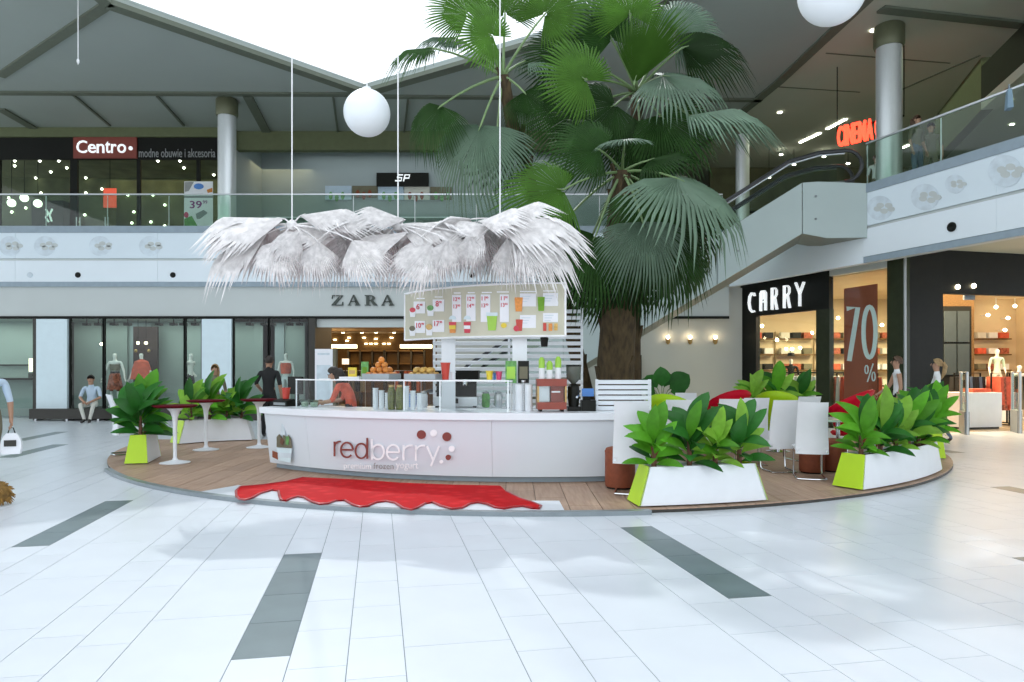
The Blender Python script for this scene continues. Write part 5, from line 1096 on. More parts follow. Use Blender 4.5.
for key, m in (('palm', 'palm'), ('palm_lit', 'palm_lit'), ('palm_sheen', 'palm_sheen')):
    FAN[key] = [fan_mesh('fan_leaf', M[m], seed=s_, spread=sp, droop=dr, tip=tp) for s_, sp, dr, tp in ((1, 290, 0.18, 0.15), (2, 240, 0.35, 0.4), (3, 190, 0.42, 0.7), (4, 84, 0.08, 0.1))]
def frame_from(axis, normal):
    y = Vector(axis).normalized(); z = Vector(normal); z = z-y*z.dot(y)
    if z.length < 1e-3: z = Vector((0, 0, 1))
    z.normalize(); x = y.cross(z); return Matrix((x, y, z)).transposed()
def frond(parent, crown, hub, axis, normal, R, me, pet=0.022, pmat='petiole'):
    loc = wmat(parent).inverted() @ Vector(hub)
    mtx = Matrix.Translation(loc) @ frame_from(axis, normal).to_4x4() @ Matrix.Scale(R, 4)
    o = link('leaf', me, parent, mtx=mtx)
    inv = WM[o.name].inverted(); a, b = Vector(crown), Vector(hub); mid = (a+b)/2+Vector((0, 0, 0.10*(b-a).length))
    pts = [a.lerp(mid, s)*(1-s)+mid.lerp(b, s)*s for s in (0, 0.25, 0.5, 0.75, 1.0)]
    e = b+(Vector(axis).normalized()*R*0.10)
    mb = MB(); mb.tube([inv @ q for q in pts+[e]], [pet*1.5/R, pet*1.2/R, pet/R, pet*0.9/R, pet*0.8/R, pet*0.3/R], 6)
    mb.build('petiole', M[pmat], o, smooth=True, local=True)
    return o
def trunk(parent, pts, rad):
    mb = MB(); mb.tube(pts, rad, 18); o = mb.build('trunk', M['trunk'], parent, smooth=True)
    # old leaf bases: short boots round the trunk
    return o
pot = thing('palm_planter', 'round dark planter ring around the palm trunks behind the counter', 'planter', (1.95, 13.1, PZ))
MB().lathe([(0.72, 0), (0.76, 0.5), (0.68, 0.5), (0.66, 0.40), (0, 0.40)], (1.95, 13.1, PZ), 32).build('ring', M['brown_dark'], pot); MB().lathe([(0.0, 0.41), (0.66, 0.405)], (1.95, 13.1, PZ), 24).build('soil', M['soil'], pot)
YP = 12.5
def palm(label, base, crown, pts, rad): 
    t = thing('fan_palm', label, 'palm tree', base); trunk(t, pts, rad)
    for i in range(26):
        s = (i+1)/27; s2 = s*(len(pts)-1); k = min(int(s2), len(pts)-2); p = Vector(pts[k]).lerp(Vector(pts[k+1]), s2-k); r = rad[k]+(rad[k+1]-rad[k])*(s2-k)
        a = i*2.4; d = Vector((math.cos(a), math.sin(a), 0)); q = p+d*r*0.9; sd = Vector((-d.y, d.x, 0))*r*0.45
        MB().slab([q-sd, q+sd, q+d*0.07+sd*0.5+Vector((0, 0, 0.26)), q+d*0.07-sd*0.5+Vector((0, 0, 0.26))], [q-sd-d*0.04, q+sd-d*0.04, q+d*0.03+sd*0.5+Vector((0, 0, 0.26)), q+d*0.03-sd*0.5+Vector((0, 0, 0.26))]).build('leaf_base', M['trunk'], t)
    return t
zb = PZ+0.40
cA = at(503, 76, YP); cB = at(622, 172, YP); cC = at(637, 92, 13.3)
pB = palm('stout front fan palm with thick trunk and leaves hanging low', (1.9, 12.85, zb), cB, [(1.9, 12.85, zb), (1.88, 12.7, 1.7), (1.93, 12.5, 2.9), (1.95, 12.5, 4.2), cB], [0.36, 0.335, 0.30, 0.26, 0.15])
pA = palm('tall leaning fan palm whose crown tops the white skylight at left', (1.55, 13.3, zb), cA, [(1.55, 13.3, zb), (1.1, 13.2, 2.4), (0.5, 12.9, 4.4), (0.0, 12.6, 6.0), cA], [0.16, 0.14, 0.13, 0.12, 0.10])
pC = palm('tallest rear fan palm with its crown at the top of the picture', (2.3, 13.45, zb), cC, [(2.3, 13.45, zb), (2.3, 13.4, 3.0), (2.35, 13.35, 5.0), cC], [0.18, 0.16, 0.15, 0.11])
def im(ang_, toward=0.0):          # a direction given by its picture angle, tilted toward the viewer
    a = math.radians(ang_); v = Vector((math.cos(a), 0, math.sin(a))); v = v*math.cos(toward)+Vector((0, -1, 0))*math.sin(toward); return v
CAMN = Vector((0, -1, 0.25))
def fx(parent, crown, px, py, Y, ang_, tw, Rpx, key, var, nrm=CAMN): frond(parent, crown, at(px, py, Y), im(ang_, tw), nrm, Rpx*0.86*Y/F, FAN[key][var])
UPN = Vector((0, -0.45, 1))
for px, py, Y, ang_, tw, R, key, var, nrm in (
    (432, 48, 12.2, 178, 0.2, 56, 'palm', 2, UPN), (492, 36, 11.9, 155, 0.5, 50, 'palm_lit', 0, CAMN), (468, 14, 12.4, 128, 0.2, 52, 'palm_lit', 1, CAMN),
    (545, 14, 12.5, 45, 0.2, 56, 'palm_lit', 0, CAMN), (441, 106, 12.0, 228, 0.3, 58, 'palm', 2, Vector((-0.3, -0.9, 0.6))), (481, 125, 11.9, 250, 0.35, 88, 'palm_sheen', 2, Vector((-0.3, -0.9, 0.35))),
    (524, 92, 12.2, 305, 0.3, 46, 'palm', 2, CAMN), (505, 14, 12.9, 95, 0.0, 50, 'palm_lit', 1, CAMN), (455, 38, 13.0, 165, -0.1, 48, 'palm_sheen', 1, UPN), (530, 60, 13.2, 20, -0.2, 48, 'palm_sheen', 1, UPN),
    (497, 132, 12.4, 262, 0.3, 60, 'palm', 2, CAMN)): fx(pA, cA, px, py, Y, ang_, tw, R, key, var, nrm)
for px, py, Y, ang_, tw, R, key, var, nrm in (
    (563, 190, 11.6, 172, 0.3, 78, 'palm_lit', 1, Vector((0, -1, 0.5))), (625, 140, 11.5, 200, 1.0, 40, 'palm_sheen', 0, Vector((0, -0.1, 1))),
    (676, 178, 11.5, 328, 0.45, 112, 'palm_sheen', 1, Vector((0.15, -0.5, 0.9))), (643, 222, 11.3, 272, 0.5, 74, 'palm_sheen', 2, Vector((0, -0.9, 0.5))),
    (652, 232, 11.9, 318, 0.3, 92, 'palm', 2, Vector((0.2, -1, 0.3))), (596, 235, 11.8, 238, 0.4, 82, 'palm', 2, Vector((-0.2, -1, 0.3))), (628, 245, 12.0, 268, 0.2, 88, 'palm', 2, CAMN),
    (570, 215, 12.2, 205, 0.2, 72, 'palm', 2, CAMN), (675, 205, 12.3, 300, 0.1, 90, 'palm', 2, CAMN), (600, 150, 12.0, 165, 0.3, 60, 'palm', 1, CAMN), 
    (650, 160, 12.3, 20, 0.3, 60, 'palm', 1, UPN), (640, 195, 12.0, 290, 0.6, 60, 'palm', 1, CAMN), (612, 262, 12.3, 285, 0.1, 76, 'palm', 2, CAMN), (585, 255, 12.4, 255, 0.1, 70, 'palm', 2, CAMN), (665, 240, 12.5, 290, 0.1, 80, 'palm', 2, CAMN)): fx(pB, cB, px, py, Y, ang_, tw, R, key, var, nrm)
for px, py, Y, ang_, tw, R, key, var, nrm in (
    (586, 80, 12.0, 150, 0.3, 60, 'palm_lit', 0, CAMN), (634, 84, 12.2, 74, 0.1, 104, 'palm_lit', 3, Vector((-0.5, -0.9, 0.2))), (663, 76, 12.4, 348, 0.4, 82, 'palm_sheen', 1, Vector((0, -0.6, 0.8))),
    (690, 116, 12.0, 14, 0.3, 94, 'palm_sheen', 2, Vector((0, -0.25, 1))), (682, 48, 12.8, 14, 0.2, 80, 'palm', 2, Vector((0.2, -0.8, 0.6))), (612, 40, 13.0, 110, 0.2, 60, 'palm', 1, CAMN), 
    (600, 20, 13.2, 140, 0.1, 62, 'palm_sheen', 1, CAMN), (570, 55, 13.0, 160, 0.2, 60, 'palm', 1, CAMN), (615, 105, 12.8, 210, 0.4, 70, 'palm', 1, CAMN), (660, 115, 12.8, 310, 0.4, 80, 'palm', 1, CAMN), (640, 130, 12.9, 268, 0.4, 70, 'palm', 2, CAMN), (580, 110, 13.0, 200, 0.2, 70, 'palm', 1, CAMN), (675, 30, 13.3, 30, 0.1, 60, 'palm_sheen', 1, CAMN), (630, 15, 12.6, 100, 0.3, 56, 'palm_lit', 1, CAMN)): fx(pC, cC, px, py, Y, ang_, tw, R, key, var, nrm)
# ================================================================== WHITE FROND CHANDELIER
FW = [fan_mesh('white_fan', M['frond_white'], n=30, spread=sp, droop=d_, tip=0.55, split=0.72, seed=s_, pleat=0.05, cup_=-0.35, side=0.40) for s_, d_, sp in ((11, 0.34, 124), (12, 0.46, 110), (13, 0.26, 138))]
rw = random.Random(5)
clusters = (('left', (292, 226), [(285, 219, 170, 84), (268, 233, 193, 78), (280, 240, 250, 54), (318, 241, 268, 50), (300, 216, 22, 62), (338, 236, 158, 48), (352, 240, 312, 60), (328, 224, 28, 58), (262, 226, 182, 62), (300, 232, 215, 48)]),
    ('middle', (398, 226), [(398, 226, 14, 70), (408, 233, 172, 60), (432, 244, 222, 66), (440, 233, 352, 48), (470, 236, 268, 38), (385, 236, 200, 44), (405, 220, 150, 50), (448, 240, 250, 46)]),
    ('right', (500, 221), [(495, 223, 13, 86), (500, 216, 34, 54), (492, 226, 165, 46), (510, 230, 343, 82), (507, 238, 288, 60), (484, 233, 204, 42), (522, 226, 2, 70), (520, 238, 318, 62), (480, 222, 28, 50)]))
for n, (nm, (px, py), L_) in enumerate(clusters):
    c = at(px, py, 9.6); t = thing('frond_pendant', 'hanging umbrella of white palm fronds over the kiosk, %s one' % nm, 'pendant', c, group='white frond pendants')
    MB().tube([c+Vector((0, 0, -0.05)), (c.x, c.y, HC+0.1)], 0.009, 6).build('cable', M['wire'], t)
    MB().lathe([(0.0, -0.10), (0.07, -0.06), (0.08, 0.03), (0.03, 0.08), (0, 0.09)], c, 14).build('hub', M['frond_white'], t, smooth=True)
    for k, (hx, hy, an, R) in enumerate(L_):
        hang = 205 < an < 335
        Y = 9.6-(0.34 if hang else 0.05)+rw.uniform(-0.15, 0.12); nr = Vector((0, -1, 0.55)) if hang else Vector((0, -0.42, 0.9))
        frond(t, c, at(hx, hy, Y), im(an, 0.45 if hang else 0.15), nr, R*(0.80 if hang else 1.0)*Y/F, FW[k % 3], 0.012, 'frond_white')
    for k in range(7):      # fronds on the far side
        az = math.radians(15+k*25); e = -0.25-0.5*(k % 2); dh = Vector((math.cos(az), math.sin(az), 0)); out = Vector((dh.x*math.cos(e), dh.y*math.cos(e), math.sin(e)))
        frond(t, c, c+dh*0.4+Vector((0, 0, 0.05)), out, Vector((0, 0.5, 1)), 0.85, FW[k % 3], 0.012, 'frond_white')
# ================================================================== PLANTERS
def planter(label, path, depth, h=0.44, z=PZ, feet=True, ins=0.13, ends=('lime', 'lime'), group='white planters with lime green ends'):
    """path: plan points of the outer foot line, left to right seen from outside; depth goes to the left of the walking direction"""
    P = [Vector(p) for p in path]; n = len(P); c = sum(P, Vector((0, 0)))/n
    t = thing('planter', label, 'planter', (c.x, c.y, z), group=group)
    nr = []
    for i in range(n):
        d = (P[min(i+1, n-1)]-P[max(i-1, 0)]).normalized(); nr.append(Vector((-d.y, d.x)))
    tan0 = (P[1]-P[0]).normalized(); tan1 = (P[-1]-P[-2]).normalized()
    def sec(i, top):
        p = P[i].copy(); s = i/(n-1)
        if top: p = p+nr[i]*0.05+tan0*ins*max(0, 1-s*2.0)-tan1*ins*max(0, s*2.0-1)
        q = P[i]+nr[i]*(depth-(0.05 if top else 0))
        if top: q = q+tan0*ins*max(0, 1-s*2.0)-tan1*ins*max(0, s*2.0-1)
        return p, q
    for side in (0, 1):
        o = 0.02 if side == 0 else -0.02
        rows = []
        for i in range(n):
            b = sec(i, 0)[side]; tt = sec(i, 1)[side]; k = nr[i]*o
            rows.append([Vector((b.x, b.y, z+0.015)), Vector((b.x+k.x, b.y+k.y, z+0.015)), Vector((tt.x+k.x, tt.y+k.y, z+h)), Vector((tt.x, tt.y, z+h))])
        g = MB().grid(rows, closed=True); m = len(g.v); g.f += [[0, 1, 2, 3], [m-1, m-2, m-3, m-4]]; g.mi += [0, 0]; g.build('side_panel', M['planter'], t, smooth=True, angle=30)
    for i, tg in ((0, tan0), (n-1, -tan1)):
        b0, b1 = sec(i, 0); t0, t1 = sec(i, 1); k = tg*0.02
        f = [Vector((b0.x, b0.y, z+0.015)), Vector((b1.x, b1.y, z+0.015)), Vector((t1.x, t1.y, z+h)), Vector((t0.x, t0.y, z+h))]
        e = -tg*0.006
        MB().slab([q+Vector((e.x, e.y, 0)) for q in f], [q+Vector((k.x, k.y, 0)) for q in f]).build('end_panel', M[ends[0 if i == 0 else 1]], t)
    rows = []
    for i in range(n):
        p, q = sec(i, 1); k = nr[i]*0.022; s = tan0*0.03 if i == 0 else (-tan1*0.03 if i == n-1 else Vector((0, 0)))
        rows.append([Vector((p.x+k.x+s.x, p.y+k.y+s.y, z+h-0.05)), Vector((q.x-k.x+s.x, q.y-k.y+s.y, z+h-0.05))])
    MB().grid(rows).build('soil', M['soil'], t)
    if feet:
        for i in (0, n-1):
            for f in (0.2, 0.8):
                p, q = sec(i, 0); c_ = p.lerp(q, f)+(tan0 if i == 0 else -tan1)*0.1; MB().lathe([(0.03, z), (0.03, z+0.02)], (c_.x, c_.y, 0), 8).build('foot', M['chrome'], t)
    return t, [((sec(i, 1)[0]+sec(i, 1)[1])/2) for i in range(n)]
def cpath(a0, a1, r, n=12): return [tuple(C(a, r)[:2]) for a in rng(a0, a1, n)]
def leaf_mesh(name, m, L=1.0, w=0.16, arch=0.5, n=10, fold=0.25):
    rows = []
    for i in range(n+1):
        s = i/n; q = max(0.0, (s-0.16)/0.84); ww = 0.014+w*max(0.0, math.sin(PI*q**0.9))**0.75 if s < 1 else 0.003; y = s*(1-0.25*arch*s); z = 0.55*arch*s-1.0*arch*s*s
        rows.append([Vector((-ww, y, z+ww*fold)), Vector((-ww*0.5, y, z+ww*fold*0.35)), Vector((0, y, z)), Vector((ww*0.5, y, z+ww*fold*0.35)), Vector((ww, y, z+ww*fold))])
    mb = MB().grid(rows); me = bpy.data.meshes.new(name); me.from_pydata([tuple(v) for v in mb.v], [], mb.f); me.materials.append(M[m]); me.polygons.foreach_set('use_smooth', [True]*len(me.polygons)); return me
LM = [leaf_mesh('leaf', m, w=w, arch=a) for m in ('leaf1', 'leaf2', 'leaf3') for w, a in ((0.145, 0.5), (0.17, 0.85), (0.125, 0.35))]
rp = random.Random(21)
def plant(label, loc, h, tone, nl=19, spread=1.0, group='leafy plants in the white planters'):
    t = thing('leafy_plant', label, 'plant', loc, group=group); loc = Vector(loc)
    MB().tube([loc-Vector((0, 0, 0.04)), loc+Vector((0.01, 0, h*0.12)), loc+Vector((0, 0.01, h*0.34))], [0.035, 0.03, 0.018], 7).build('stem', M['stem'], t, smooth=True)
    for k in range(nl):
        az = k*2.399+rp.uniform(-0.3, 0.3); up = 1-k/nl; el = 0.15+up*1.15+rp.uniform(-0.12, 0.12); L = h*(0.46+0.26*up)*rp.uniform(0.85, 1.1)
        b = loc+Vector((0, 0, h*(0.03+0.33*up))); d = Vector((math.cos(az)*math.cos(el)*spread, math.sin(az)*math.cos(el)*spread, math.sin(el))).normalized()
        n_ = Vector((0, 0, 1))+Vector((rp.uniform(-0.3, 0.3), -0.75, 0)); fam = tone if rp.random() < 0.68 else rp.choice([0, 1, 2])
        me = LM[fam*3+(k % 3)]
        link('leaf', me, t, mtx=Matrix.Translation(b-loc) @ frame_from(d, n_).to_4x4() @ Matrix.Scale(L, 4))
    return t
zs_ = PZ+0.39
pt1, m1 = planter('white planter with lime end at the front of the platform, nearest the counter', cpath(7.9, 19.3, 8.10), 0.42)
for k, (f, h, tone, lb) in enumerate(((0.10, 0.80, 0, 'bright plant at the left end of the front planter'), (0.38, 0.92, 1, 'dark plant second from left in the front planter'), (0.64, 0.78, 2, 'light green plant third from left in the front planter'), (0.90, 0.90, 1, 'dark plant at the right end of the front planter'))):
    p = m1[round(f*12)]; plant(lb, (p.x, p.y, zs_), h, tone)
pt2, m2 = planter('long curved white planter with lime end right of the white chairs', cpath(30.6, 50.4, 8.10, 16), 0.42)
for k, (f, h, tone, lb) in enumerate(((0.08, 0.82, 0, 'bright plant at the lime end of the long curved planter'), (0.27, 0.95, 1, 'tall dark plant second in the long curved planter'), (0.45, 0.80, 2, 'light plant in the middle of the long curved planter'), (0.63, 1.0, 1, 'tall dark plant fourth in the long curved planter'), (0.80, 0.95, 0, 'bright plant fifth in the long curved planter'), (0.96, 0.9, 1, 'dark plant at the far end of the long curved planter'))):
    p = m2[round(f*16)]; plant(lb, (p.x, p.y, zs_), h, tone)
pt3, m3 = planter('white planter whose lime end faces the viewer at the far right', cpath(61.0, 73, 8.08), 0.36)
for k, (f, lb) in enumerate(((0.15, 'bright plant above the rightmost lime end panel'), (0.55, 'plant in the middle of the rightmost planter'), (0.9, 'plant at the back of the rightmost planter'))):
    p = m3[round(f*12)]; plant(lb, (p.x, p.y, zs_), 0.95, k % 2*1)
pt4, m4 = planter('small white planter with lime end at the far left of the platform', [(-6.46+0.24*k/6, 12.15-0.92*k/6) for k in range(7)], 0.34, 0.46)
for k, (f, lb) in enumerate(((0.8, 'tall dark plant in the far left planter by the white chair back'), (0.3, 'plant at the rear of the far left planter'))):
    p = m4[round(f*6)]; plant(lb, (p.x, p.y, zs_), 1.12, 1 if k == 0 else 0, 22)
g0, g1 = gr(179, 444.5, PZ), gr(252, 440.5, PZ)
pt5, m5 = planter('white planter with lime end behind the red bar tables', [(g0.x+(g1.x-g0.x)*s, g0.y+(g1.y-g0.y)*s-0.18*math.sin(PI*s)*-1) for s in rng(0, 1, 8)], 0.42, 0.47, ends=('lime', 'planter'))
for k, (f, h, tone, lb) in enumerate(((0.12, 0.95, 2, 'light plant left in the planter behind the bar tables'), (0.38, 1.1, 0, 'bright plant in the middle of the planter behind the bar tables'), (0.65, 0.8, 2, 'small light plant in the planter behind the bar tables'), (0.88, 1.0, 1, 'dark plant right in the planter behind the bar tables'))):
    p = m5[round(f*8)]; plant(lb, (p.x, p.y, PZ+0.42), h, tone)
ga, gb_ = gr(738, 442, PZ), gr(822, 440, PZ)
pt6, m6 = planter('white planter behind the white chairs in front of the corner shop', [(ga.x+(gb_.x-ga.x)*s, ga.y+(gb_.y-ga.y)*s) for s in rng(0, 1, 6)], 0.42, 0.6)
for k, (f, h, tone, lb) in enumerate(((0.15, 1.0, 2, 'light plant left in the planter before the corner shop'), (0.5, 1.15, 0, 'tall bright plant in the middle planter before the corner shop'), (0.88, 1.05, 1, 'dark plant right in the planter before the corner shop'))):
    p = m6[round(f*6)]; plant(lb, (p.x, p.y, PZ+0.55), h, tone)
# broad leaved plant behind the chairs
q = gr(662, 428, PZ); bp_ = thing('broadleaf_plant', 'dark broad leaved plant in a pot behind the low louvre screen', 'plant', q)
MB().lathe([(0.16, 0), (0.22, 0.4), (0.20, 0.4), (0.18, 0.36), (0, 0.36)], q, 18).build('pot', M['white'], bp_)
blm = leaf_mesh('leaf', 'leaf2', w=0.36, arch=0.35, fold=0.1)
for k, (ang_, tw, L) in enumerate(((95, 0.3, 0.62), (40, 0.2, 0.75), (150, 0.2, 0.6), (70, -0.4, 0.6), (120, -0.5, 0.6), (20, 0.3, 0.5), (165, 0.5, 0.45))):
    b = q+Vector((0, 0, 0.85)); link('leaf', blm, bp_, mtx=Matrix.Translation(b-q+im(ang_, tw)*0.18) @ frame_from(im(ang_, tw), Vector((0, -1, 0.4))).to_4x4() @ Matrix.Scale(L, 4))
    MB().tube([q+Vector((0, 0, 0.34)), q+Vector((0, 0, 0.7)), b+im(ang_, tw)*0.2], [0.02, 0.015, 0.01], 6).build('stalk', M['petiole'], bp_)
# ================================================================== BAR TABLES (left)
def bar_table():
    t = thing('bar_table', '', 'table', group='red topped bar tables')
    MB().lathe([(0.0, 0.905), (0.29, 0.905), (0.335, 0.93), (0.335, 0.942), (0.0, 0.945)], n=36).build('tabletop', M['redtop'], t, smooth=True, local=True)
    MB().lathe([(0.335, 0.926), (0.341, 0.93), (0.341, 0.944), (0.335, 0.946)], n=36).build('rim', M['redtop'], t, smooth=True, local=True)
    MB().lathe([(0.028, 0.02), (0.03, 0.3), (0.034, 0.6), (0.045, 0.75), (0.075, 0.84), (0.13, 0.895), (0.14, 0.906), (0, 0.906)], n=24).build('stem', M['white'], t, smooth=True, local=True)
    MB().lathe([(0.0, 0.0), (0.23, 0.0), (0.235, 0.012), (0.15, 0.028), (0.05, 0.05), (0.03, 0.09)], n=32).build('base', M['chairwhite'], t, smooth=True, local=True)
    return t
bt = bar_table()
for k, (px, py, lb) in enumerate(((175, 463, 'red topped bar table with white stem nearest the far left planter'), (206, 450, 'middle red topped bar table in front of the white planter'), (259, 447.5, 'red topped bar table closest to the white counter'))):
    o = bt if k == 0 else copy_tree(bt); put(o, gr(px, py, PZ), 0.3*k, 1.0, lb)
# ================================================================== CHAIRS
def white_chair():
    t = thing('cantilever_chair', '', 'chair', group='white high backed cantilever chairs')      # faces +Y locally, back at -Y
    rows = []
    for i in range(9):
        s = i/8; z = 0.36+s*0.72; y = -0.20-0.10*s+0.05*math.sin(PI*s); w = 0.205-0.02*math.cos(s*PI)*-1*0.5
        rows.append([Vector((-w, y+0.02, z)), Vector((-w*0.4, y-0.012, z)), Vector((w*0.4, y-0.012, z)), Vector((w, y+0.02, z)), Vector((w, y+0.045, z)), Vector((w*0.4, y+0.016, z)), Vector((-w*0.4, y+0.016, z)), Vector((-w, y+0.045, z))])
    g = MB().grid(rows, closed=True); n = len(g.v); g.f += [list(range(8)), list(range(n-1, n-9, -1))]; g.mi += [0, 0]; g.build('backrest', M['chairwhite'], t, smooth=True, local=True, angle=50)
    g = MB()
    rows = [[Vector((-0.21, y, z)), Vector((0.21, y, z)), Vector((0.21, y, z-0.035)), Vector((-0.21, y, z-0.035))] for y, z in ((-0.19, 0.445), (-0.05, 0.44), (0.12, 0.45), (0.22, 0.455), (0.25, 0.435))]
    g.grid(rows, closed=True); n = len(g.v); g.f += [[0, 1, 2, 3], [n-1, n-2, n-3, n-4]]; g.mi += [0, 0]; g.build('seat', M['chairwhite'], t, smooth=True, local=True, angle=50)
    for s in (-1, 1):
        MB().tube([(s*0.19, -0.19, 0.40), (s*0.19, 0.15, 0.405), (s*0.19, 0.21, 0.38), (s*0.19, 0.225, 0.32), (s*0.19, 0.22, 0.1), (s*0.19, 0.21, 0.04), (s*0.19, 0.16, 0.017), (s*0.19, -0.2, 0.015)], 0.013, 8).build('leg', M['chrome'], t, smooth=True, local=True)
    MB().tube([(-0.19, -0.2, 0.015), (0, -0.23, 0.015), (0.19, -0.2, 0.015)], 0.013, 8).build('floor_bar', M['chrome'], t, smooth=True, local=True)
    return t
wc = white_chair()
def top_at(px, py, Y): return Vector(((px-CX)/F*Y, Y, PZ))
chs = [((632, 8.72), -0.2, 'white high backed chair beside the counter and behind the front planter'),
       ((678, 10.6), -0.15, 'white chair second from the counter, its back showing over the dark leaves'),
       ((727, 10.9), 0.0, 'white chair under the left red shell chair'),
       ((779, 10.5), 0.05, 'white chair whose chrome sled foot shows in the middle gap'),
       ((751, 11.25), 0.0, 'white chair just left of the one with the visible sled foot'),
       ((801, 11.8), 0.15, 'white chair half hidden behind the front one near the corner shop'),
       ((810, 9.85), -0.25, 'white chair standing in front beside the long curved planter'),
       ((888, 10.9), 0.9, 'white chair behind the plants of the long curved planter'),
       ((686, 12.95), 2.9, 'white chair in the back row facing the viewer'),
       ((126, 12.6), -0.9, 'white chair at the far left edge of the platform behind the planter')]
for k, ((px, Y), rz, lb) in enumerate(chs):
    o = wc if k == 0 else copy_tree(wc); put(o, top_at(px, 0, Y), rz, 1.0 if k else 1.06, lb)
def pouf():
    t = thing('pouf', '', 'pouf', group='rust brown poufs')
    MB().lathe([(0, 0.02), (0.165, 0.02), (0.172, 0.04), (0.172, 0.42), (0.16, 0.452), (0.13, 0.462), (0, 0.466)], n=28).build('body', M['brownfab'], t, smooth=True, local=True)
    MB().lathe([(0.172, 0.41), (0.177, 0.416), (0.172, 0.422)], n=28).build('piping', M['brownfab'], t, smooth=True, local=True); MB().lathe([(0.15, 0), (0.15, 0.02)], n=24).build('base', M['blackm'], t, local=True)
    return t
pf = pouf()
for k, (px, py, s, lb) in enumerate(((620, 487.5, 1.13, 'rust brown pouf next to the right end of the counter'), (812, 472.5, 1.05, 'rust brown pouf behind the front white chair'), (834, 471, 1.05, 'rust brown pouf between the front chair and the curved planter'), (868, 447, 1.0, 'rust brown pouf behind the plants of the curved planter'), (697, 446, 1.0, 'rust brown pouf behind the front planter'), (656, 457, 1.0, 'rust brown pouf under the leaves between two white chairs'))):
    o = pf if k == 0 else copy_tree(pf); put(o, gr(px, py, PZ), 0, s, lb)
def shell_chair(m):
    t = thing('shell_chair', '', 'chair')
    rows = []
    for i in range(13):
        a = -1.9+3.8*i/12; r0 = 0.20; hgt = 0.30+0.40*max(0, math.cos(a*0.62))**1.4
        row = []
        for j in range(6):
            s = j/5; r = r0+0.16*s+0.05*s*s; z = 0.40+s*hgt
            row.append(Vector((math.sin(a)*r, -math.cos(a)*r, z)))
        rows.append(row)
    g = MB().grid(rows); o = g.build('shell', m, t, smooth=True, local=True); md = o.modifiers.new('thickness', 'SOLIDIFY'); md.thickness = 0.025
    MB().lathe([(0, 0.38), (0.20, 0.38), (0.23, 0.42), (0.2, 0.45), (0, 0.46)], n=24).build('seat', m, t, smooth=True, local=True)
    MB().lathe([(0.0, 0.0), (0.21, 0), (0.21, 0.012), (0.04, 0.04), (0.028, 0.1), (0.028, 0.38)], n=24).build('pedestal', M['chrome'], t, smooth=True, local=True)
    return t
s1 = shell_chair(M['redshell']); put(s1, top_at(727, 0, 13.0), 0.35, 1.05, 'red shell chair left of the planter before the corner shop'); s1['group'] = 'colourful shell chairs'
s2 = copy_tree(s1); put(s2, top_at(846, 0, 11.9), 0.75, 1.08, 'red shell chair above the long curved planter under the percent banner')
s3 = shell_chair(M['limeshell']); put(s3, top_at(778, 0, 13.0), -0.5, 1.03, 'lime green shell chair in front of the corner shop plants'); s3['group'] = 'colourful shell chairs'
s4 = copy_tree(s3); put(s4, top_at(672, 0, 11.5), -0.6, 1.03, 'lime green shell chair next to the low louvre screen')
def cafe_table(px, Y, label):
    p = top_at(px, 0, Y); t = thing('cafe_table', label, 'table', p, 0.2, group='pale green cafe tables')
    MB().bx(-0.34, 0.34, -0.34, 0.34, 0.735, 0.765).build('tabletop', M['paletop'], t, local=True); MB().lathe([(0.03, 0.03), (0.03, 0.735)], n=14).build('leg', M['chrome'], t, smooth=True, local=True); MB().lathe([(0, 0), (0.26, 0), (0.26, 0.012), (0.05, 0.03), (0.03, 0.06)], n=24).build('base', M['chrome'], t, smooth=True, local=True); MB().bx(-0.2, 0.2, -0.03, 0.03, 0.715, 0.735).build('bracket', M['chrome'], t, local=True)
cafe_table(712, 12.0, 'pale green cafe table between the back row chairs'); cafe_table(838, 10.9, 'pale green cafe table by the long curved planter'); cafe_table(672, 9.65, 'pale green cafe table near the low louvre screen')
# ================================================================== PEOPLE AND MANNEQUINS
BONES = [('pelvis', 'spine', 'T'), ('spine', 'chest', 'T'), ('chest', 'neck', 'T'), ('neck', 'jaw', 'H'), ('jaw', 'skull', 'H')]
for s in 'LR':
    BONES += [('chest', 'sh'+s, 'T'), ('sh'+s, 'el'+s, 'U'), ('el'+s, 'wr'+s, 'F'), ('wr'+s, 'ha'+s, 'F'), ('pelvis', 'hip'+s, 'P'), ('hip'+s, 'kn'+s, 'P'), ('kn'+s, 'an'+s, 'S'), ('an'+s, 'to'+s, 'O')]
REST = {'pelvis': (0, 0, 0.97), 'spine': (0, 0, 1.14), 'chest': (0, 0, 1.34), 'neck': (0, 0.0, 1.50), 'jaw': (0, -0.025, 1.575), 'skull': (0, -0.005, 1.68)}
for s, q in (('L', 1), ('R', -1)):
    REST.update({'sh'+s: (q*0.175, 0, 1.415), 'el'+s: (q*0.235, 0.02, 1.13), 'wr'+s: (q*0.25, -0.06, 0.89), 'ha'+s: (q*0.25, -0.085, 0.81), 'hip'+s: (q*0.095, 0, 0.92), 'kn'+s: (q*0.105, -0.01, 0.51), 'an'+s: (q*0.11, 0.02, 0.085), 'to'+s: (q*0.125, -0.15, 0.035)})
RAD = {'pelvis': (0.135, 0.10), 'spine': (0.12, 0.09), 'chest': (0.145, 0.10), 'neck': (0.052, 0.052), 'jaw': (0.068, 0.078), 'skull': (0.085, 0.10), 'sh': (0.058, 0.058), 'el': (0.043, 0.043), 'wr': (0.028, 0.028), 'ha': (0.036, 0.022), 'hip': (0.095, 0.095), 'kn': (0.06, 0.06), 'an': (0.04, 0.04), 'to': (0.042, 0.03)}
